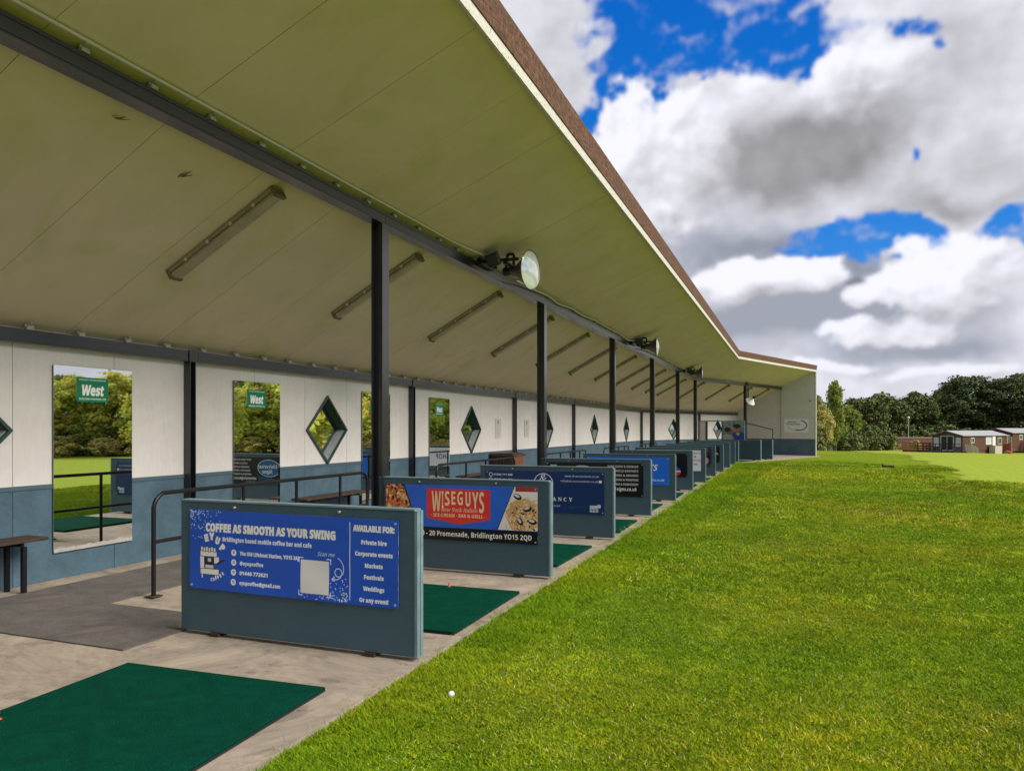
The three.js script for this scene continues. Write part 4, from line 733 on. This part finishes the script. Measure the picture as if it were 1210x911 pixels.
function lodge(x, z, turn, label, front, side, y = 0) {
  const g = thing('holiday_lodge', label, 'lodge', [x, groundY(x, z) + y, z], turn, 'holiday lodges beside the field'), W = 4.1, L = 11.5, b = .55, e = 2.62, r = 3.22;
  mesh('skirt', box(W - .1, b, L - .1, 0, b / 2, -L / 2), LM.skirt, g);
  mesh('side_wall', merge([box(.1, e - b, L, W / 2 - .05, (b + e) / 2, -L / 2), box(.1, e - b, L, -W / 2 + .05, (b + e) / 2, -L / 2)]), side, g);
  const gab = (zz) => prism([[-W / 2, b, zz], [W / 2, b, zz], [W / 2, e, zz], [0, r - .06, zz], [-W / 2, e, zz]], [0, 0, -.1]);
  mesh('gable_wall', gab(.002), front, g); mesh('gable_wall', gab(-L + .1), side, g);
  const rf = mesh('roof', merge([prism([[-W / 2 - .22, e - .06, .35], [0, r, .35], [0, r + .07, .35], [-W / 2 - .22, e + .01, .35]], [0, 0, -L - .6]), prism([[W / 2 + .22, e - .06, .35], [0, r, .35], [0, r + .07, .35], [W / 2 + .22, e + .01, .35]], [0, 0, -L - .6])]), LM.roof, g);
  mesh('barge_board', merge([prism([[-W / 2 - .24, e - .22, .352], [0, r - .14, .352], [0, r + .03, .352], [-W / 2 - .24, e - .05, .352]], [0, 0, .05]), prism([[W / 2 + .24, e - .22, .352], [0, r - .14, .352], [0, r + .03, .352], [W / 2 + .24, e - .05, .352]], [0, 0, .05])]), LM.skirt, rf);
  const win = (name, w, h, px, py, pz, ry, pane) => { const f = mesh(name, merge([box(w, .07, .06, 0, h / 2 - .035, 0), box(w, .07, .06, 0, -h / 2 + .035, 0), box(.07, h - .14, .06, -w / 2 + .035, 0, 0), box(.07, h - .14, .06, w / 2 - .035, 0, 0), box(.05, h - .14, .05, 0, 0, 0)]), LM.frame, g, [px, py, pz], ry); mesh('pane', box(w - .1, h - .1, .02), pane, f); };
  win('window', .62, 1.25, -1.48, 1.72, .04, 0, LM.blind); win('window', .62, 1.25, 1.48, 1.72, .04, 0, LM.blind); win('patio_door', 1.75, 2.0, 0, 1.56, .04, 0, LM.pane);
  win('window', 1.5, 1.0, W / 2 + .02, 1.85, -6.6, Math.PI / 2, LM.blind); win('window', .9, .7, W / 2 + .02, 1.95, -2.4, Math.PI / 2, LM.pane); win('window', 1.1, .9, W / 2 + .02, 1.85, -9.6, Math.PI / 2, LM.pane);
  mesh('door', box(.06, 1.95, .8, W / 2 + .03, 1.54, -8), LM.frame, g);
  return g;
}
function deck(x, z, turn, w, d, label, mat, y = 0) {
  const g = thing('decking', label, 'decking', [x, groundY(x, z) + y, z], turn, 'timber decks of the lodges');
  mesh('platform', box(w, .12, d, 0, .49, 0), mat, g); mesh('skirt', box(w - .06, .42, d - .06, 0, .21, 0), mat, g);
  for (let i = 0; i <= 6; i++) mesh('post', box(.09, 1.05, .09, -w / 2 + .05 + i * (w - .1) / 6, 1.07, d / 2 - .05), mat, g);
  for (const s of [-1, 1]) mesh('post', box(.09, 1.05, .09, s * (w / 2 - .05), 1.07, -d / 2 + .05), mat, g);
  for (const yy of [.82, 1.14, 1.52]) mesh('rail', merge([box(w, .09, .05, 0, yy, d / 2 - .05), box(.05, .088, d - .1, -w / 2 + .05, yy, 0), box(.05, .088, d - .1, w / 2 - .05, yy, 0)]), mat, g);
  return g;
}
const LT = -59 * D2R;
{
  const [x, , z] = pix(1120, 537, 101); lodge(x, z, LT, 'grey gabled lodge with white patio doors and brown side beside the field', LM.grey, LM.brown);
  const n = V(Math.sin(LT), 0, Math.cos(LT)), t = V(Math.cos(LT), 0, -Math.sin(LT));
  deck(x + n.x * 1.75 + t.x * .2, z + n.z * 1.75 + t.z * .2, LT, 5.0, 3.2, 'dark timber deck before the grey gabled lodge', LM.deck);
  deck(x - t.x * 5.2 - n.x * 2.5, z - t.z * 5.2 - n.z * 2.5, LT, 3.6, 3.0, 'orange brown timber deck next to the grey gabled lodge', LM.deckO);
  const st = thing('timber_steps', 'pale timber steps with handrail beside the grey gabled lodge', 'steps', [x + t.x * 3.5 + n.x * .6, groundY(x, z), z + t.z * 3.5 + n.z * .6], LT);
  for (let i = 0; i < 3; i++) mesh('tread', box(.32, .05, 1.1, .35 - i * .3, .18 + i * .18, 0), LM.beige, st);
  for (const s of [-1, 1]) { mesh('stringer', prism([[.5, .02, s * .58], [-.5, .55, s * .58], [-.5, 1.55, s * .58], [.5, .95, s * .58]], [0, 0, s * .04]), LM.beige, st); }
  const bx = thing('storage_box', 'pale storage box against the brown side of the grey gabled lodge', 'box', [x + t.x * 2.6 - n.x * 7.4, groundY(x, z), z + t.z * 2.6 - n.z * 7.4], LT);
  mesh('chest', rbox(.8, 1.15, 1.9, .03, 0, .575, 0), LM.beige, bx); mesh('lid', rbox(.86, .06, 1.96, .02, 0, 1.185, 0), LM.cream, bx);
  const pr = thing('porch', 'small porch with dull red steps by the brown lodge wall', 'porch', [x + t.x * 2.75 - n.x * 10.6, groundY(x, z), z + t.z * 2.75 - n.z * 10.6], LT);
  for (let i = 0; i < 3; i++) mesh('step', box(.34, .2, 1.2, .4 - i * .34, .1 + i * .2, 0), LM.red, pr); mesh('post', box(.12, 2.3, .12, .1, 1.25, .6), LM.cream, pr); mesh('post', box(.12, 2.3, .12, .1, 1.25, -.6), LM.cream, pr); mesh('side_board', box(.9, .9, .06, .1, .95, .7), LM.red, pr);
  const x2 = x - n.x * 13.2, z2 = z - n.z * 13.2, x3 = x - n.x * 26.4, z3 = z - n.z * 26.4;
  lodge(x2, z2, LT, 'brown lodge with pale roof standing behind the grey gabled lodge', LM.brown, LM.brown, .35);
  lodge(x3, z3, LT, 'brown lodge at the far end of the row', LM.brown, LM.brown, .7);
  deck(x2 + t.x * 3.4 - n.x * 4, z2 + t.z * 3.4 - n.z * 4, LT, 2.2, 3, 'dull red timber deck beside the brown lodge', LM.red, .2);
  lodge(75, -74, -1.2, 'lodge with brown gable, seen in the mirror beside the third diamond window', LM.brown, LM.cream); lodge(84, -56, -1.3, 'brown lodge behind the lime green tree, seen in a mirror', LM.cream, LM.brown);
}
{
  const a = pix(1046, 525, 124), b = pix(1106, 525, 124), g = thing('brick_wall', 'long low red brick wall before the far wood', 'wall', [(a[0] + b[0]) / 2, groundY(a[0], a[2]), a[2]], 0), L = b[0] - a[0] + 4;
  mesh('brickwork', box(L, 2.0, .3, 2, 1.0, 0), LM.brick, g); mesh('coping', box(L + .06, .14, .42, 2, 2.07, 0), LM.coping, g);
  for (const [x, d, w] of [[1053, 122, .9], [1083, 122, .7]]) tree('bush', 'shrub', 'pale yellow green bush beside the brick wall', 'shrub', px2(x, d), -d, 2.6 * w, LEAF.gold, 'bushes by the brick wall');
  const lp = thing('lamp_post', 'slim pale lamp post with white globe before the far wood', 'lamp post', [px2(1074, 128), groundY(px2(1074, 128), -128), -128]);
  mesh('pole', cyl(.04, .07, 5.4, 10).translate(0, 2.7, 0), LM.beige, lp); mesh('globe', new THREE.SphereGeometry(.20, 16, 12).translate(0, 5.5, 0), LM.frame, lp);
}
// pale sandy strips on the field, laid on the ground
function groundPatch(name, x, z, rx, rz, turn, mat, n = 40) {
  const pos = [], idx = [], R = 6; pos.push(x, groundY(x, z) + .02, z);
  for (let j = 1; j <= R; j++) for (let i = 0; i < n; i++) { const a = i / n * 6.283, k = j / R * (1 + .22 * N3(Math.cos(a) * 2 + x, Math.sin(a) * 2, z)), p = Math.cos(a) * rx * k, q = Math.sin(a) * rz * k, X = x + p * Math.cos(turn) + q * Math.sin(turn), Z = z - p * Math.sin(turn) + q * Math.cos(turn); pos.push(X, groundY(X, Z) + .02, Z); }
  for (let i = 0; i < n; i++) idx.push(0, 1 + (i + 1) % n, 1 + i);
  for (let j = 1; j < R; j++) for (let i = 0; i < n; i++) { const a = 1 + (j - 1) * n + i, b = 1 + (j - 1) * n + (i + 1) % n; idx.push(a, b, a + n, b, b + n, a + n); }
  const g = new THREE.BufferGeometry(); g.setAttribute('position', new THREE.Float32BufferAttribute(pos, 3)); g.setIndex(idx); g.computeVertexNormals();
  const uv = new Float32Array(pos.length / 3 * 2); for (let i = 0; i < pos.length / 3; i++) { uv[2 * i] = pos[3 * i] * .3; uv[2 * i + 1] = pos[3 * i + 2] * .3; } g.setAttribute('uv', new THREE.BufferAttribute(uv, 2));
  return struct(name, g, mat);
}
const sand = std({ color: lin(.62, .56, .40), roughness: 1, map: concreteTex }), dryGrass = std({ color: lin(.52, .50, .17), roughness: 1, map: concreteTex }), pathMat = std({ color: lin(.62, .60, .52), roughness: 1, map: concreteTex });
groundPatch('sand_strip', px2(1118, 68), -68, 4.2, .55, .3, sand);
groundPatch('dry_grass', px2(1130, 80), -80, 17, 5, .1, dryGrass); groundPatch('dry_grass', px2(1040, 108), -108, 10, 5, 0, dryGrass); groundPatch('dry_grass', px2(1230, 60), -60, 14, 5, .5, dryGrass);
groundPatch('path', px2(1020, 90), -90, 9, .8, .25, pathMat); groundPatch('path', px2(1160, 96), -96, 4, .6, 0, sand);

// ───────────────────────── grass blades, small things ─────────────────────────
{
  // five flat blade colours; every blade is one colour from root to tip
  const bladeMats = [[.135, .205, .010], [.205, .310, .010], [.330, .395, .014], [.460, .450, .024], [.56, .51, .21]].map(([r, g, b]) => new THREE.MeshPhysicalMaterial({ color: lin(r, g, b), roughness: 1, specularIntensity: .15 }));
  const bucket = () => bladeMats.map(() => []);
  const blade = (sets, x, z, w, h, y) => {
    const b = rnd() * 6.283, c = rnd() * 6.283, hh = h * rr(.45, 1.15), l = hh * rr(.3, 1.7), ww = w * rr(.6, 1.3), kind = rnd() < .04 ? 4 : Math.round(clamp(y * 2.2 + rr(-.3, 1.3), 0, 3));
    sets[kind].push(x - ww * Math.cos(b), 0, z - ww * Math.sin(b), x + ww * Math.cos(b), 0, z + ww * Math.sin(b), x + l * Math.cos(c), hh, z + l * Math.sin(c));
  };
  const done = (sets) => sets.map((pos) => { const g = new THREE.BufferGeometry(); g.setAttribute('position', new THREE.Float32BufferAttribute(pos, 3)); g.computeVertexNormals(); return g; });
  const patch = (n, k) => { const sets = bucket(); for (let i = 0; i < n; i++) { const a = rnd() * 6.283, r = .42 * Math.pow(rnd(), .62), x = r * Math.cos(a), z = r * Math.sin(a), m = fbm(x * 5 + k * 7, k * 3, z * 5, 3), w = N3(x * 16, k, z * 16); if (m + .4 * w < -.42) continue; blade(sets, x, z, .0026 + (w > .35 ? .0016 : 0), .017 * (1 + .9 * m + .5 * w), ss(-.1, .4, m + rr(-.25, .25))); } return done(sets); };
  const tuft = (n, h) => { const sets = bucket(); for (let i = 0; i < n; i++) { const a = rnd() * 6.283, r = .05 * Math.sqrt(rnd()); blade(sets, r * Math.cos(a), r * Math.sin(a), .003, h, rnd() * .7); } return done(sets); };
  const edgeOK = (x, z) => { const dx = x - A0.x, dz = z - A0.z, v = dx * Math.cos(TH1) + dz * Math.sin(TH1), ex = x - FB.o.x, ez = z - FB.o.z, w = ex * Math.cos(TH2) + ez * Math.sin(TH2); return Math.min(v, w); };
  const kinds = [...[0, 1, 2, 3, 4].map((k) => patch(5200, k)), tuft(30, .034), tuft(24, .055)], lists = kinds.map(() => []);
  const grid = (r0, r1, step, k) => { for (let x = -r1; x < r1; x += step) for (let z = -r1; z < r1; z += step) { const X = x + rr(-.3, .3) * step, Z = z + rr(-.3, .3) * step, r = Math.hypot(X, Z), a = Math.atan2(X, -Z) / D2R; if (r < r0 || r >= r1 || a < -32 || a > 46 || edgeOK(X, Z) < EDGE_V + .36 * k || X > fairX(Z) - .2 * k) continue; lists[Math.floor(rnd() * 5)].push([X, Z, k * rr(.9, 1.15), 1]); } };
  grid(2.6, 7.5, .40, 1); grid(7.5, 15, .66, 1.55); grid(15, 26, 1.15, 2.6); grid(26, 40, 2.0, 4);
  for (let i = 0; i < 8000; i++) { const u = -7.4 + 37 * Math.pow(rnd(), 1.7), k = 1 + Math.max(0, u + 4) * .07, v = EDGE_V - .015 + .045 * N3(u * 2.3, 0, 4) + rnd() * .5 * k, p = FA.at(u, v); if (u < 29) lists[v < EDGE_V + .06 && rnd() < .4 ? 6 : 5].push([p[0], p[2], k * rr(.7, 1.2), .6]); }
  const d = new THREE.Object3D(), c = new THREE.Color();
  const blades = new THREE.Group(); blades.name = 'mown_grass'; tag(blades, 'short mown green grass growing beside the concrete floor', 'grass', null, 'stuff'); scene.add(blades);
  lists.forEach((list, q) => {
    const ims = kinds[q].map((g, k) => { const im = new THREE.InstancedMesh(g, bladeMats[k], list.length); im.name = 'grass_blades'; im.userData.kind = 'stuff'; im.receiveShadow = im.castShadow = true; blades.add(im); return im; });
    list.forEach(([x, z, k], i) => {
      d.position.set(x, groundY(x, z) + .001, z); d.rotation.set(0, rnd() * 6.283, 0); const n = fbm(x * .35, 2, z * .35, 4), m = fbm(x * 1.1, 9, z * 1.1, 3); d.scale.set(k, k * (.95 + .5 * m) * (q > 4 ? 1 : .9), k); d.updateMatrix();
      const y = ss(-.18, .30, n + .3 * m), s = rr(.9, 1.1) * (1 + .65 * m), dry = ss(.22, .42, fbm(x * .6 + 31, 4, z * .6, 3));
      c.setRGB((mix(.76, 1.25, y) + .35 * dry) * s, (mix(.94, 1.10, y) - .02 * dry) * s, (mix(.9, 1.2, y) + 1.2 * dry) * s);
      for (const im of ims) { im.setMatrixAt(i, d.matrix); im.setColorAt(i, c); }
    });
  });
}
const onGround = (x, y) => { const Z = EYE * FPX / (y - HORIZON), X = (x - 605) / FPX * Z; return [X, groundY(X, -Z), -Z]; };
for (const [x, y] of [[533, 819], [949, 584]]) { const p = onGround(x, y); tag(mesh('golf_ball', new THREE.IcosahedronGeometry(.0214, 3), M.ball, null, [p[0], p[1] + .022, p[2]]), 'white golf ball lying in the mown grass', 'golf ball', 'golf balls in the grass'); }
{
  const p = onGround(1050, 552), g = thing('distance_marker', 'low black marker rail on two feet standing on the grass bank', 'marker', p, -.2);
  mesh('bar', rbox(.46, .07, .08, .01, 0, .13, 0), M.black, g); for (const s of [-1, 1]) mesh('foot', box(.06, .10, .12, s * .17, .05, 0), M.black, g); mesh('end_knob', rbox(.07, .12, .09, .015, -.22, .17, 0), M.black, g);
}
renderer.render(scene, camera);
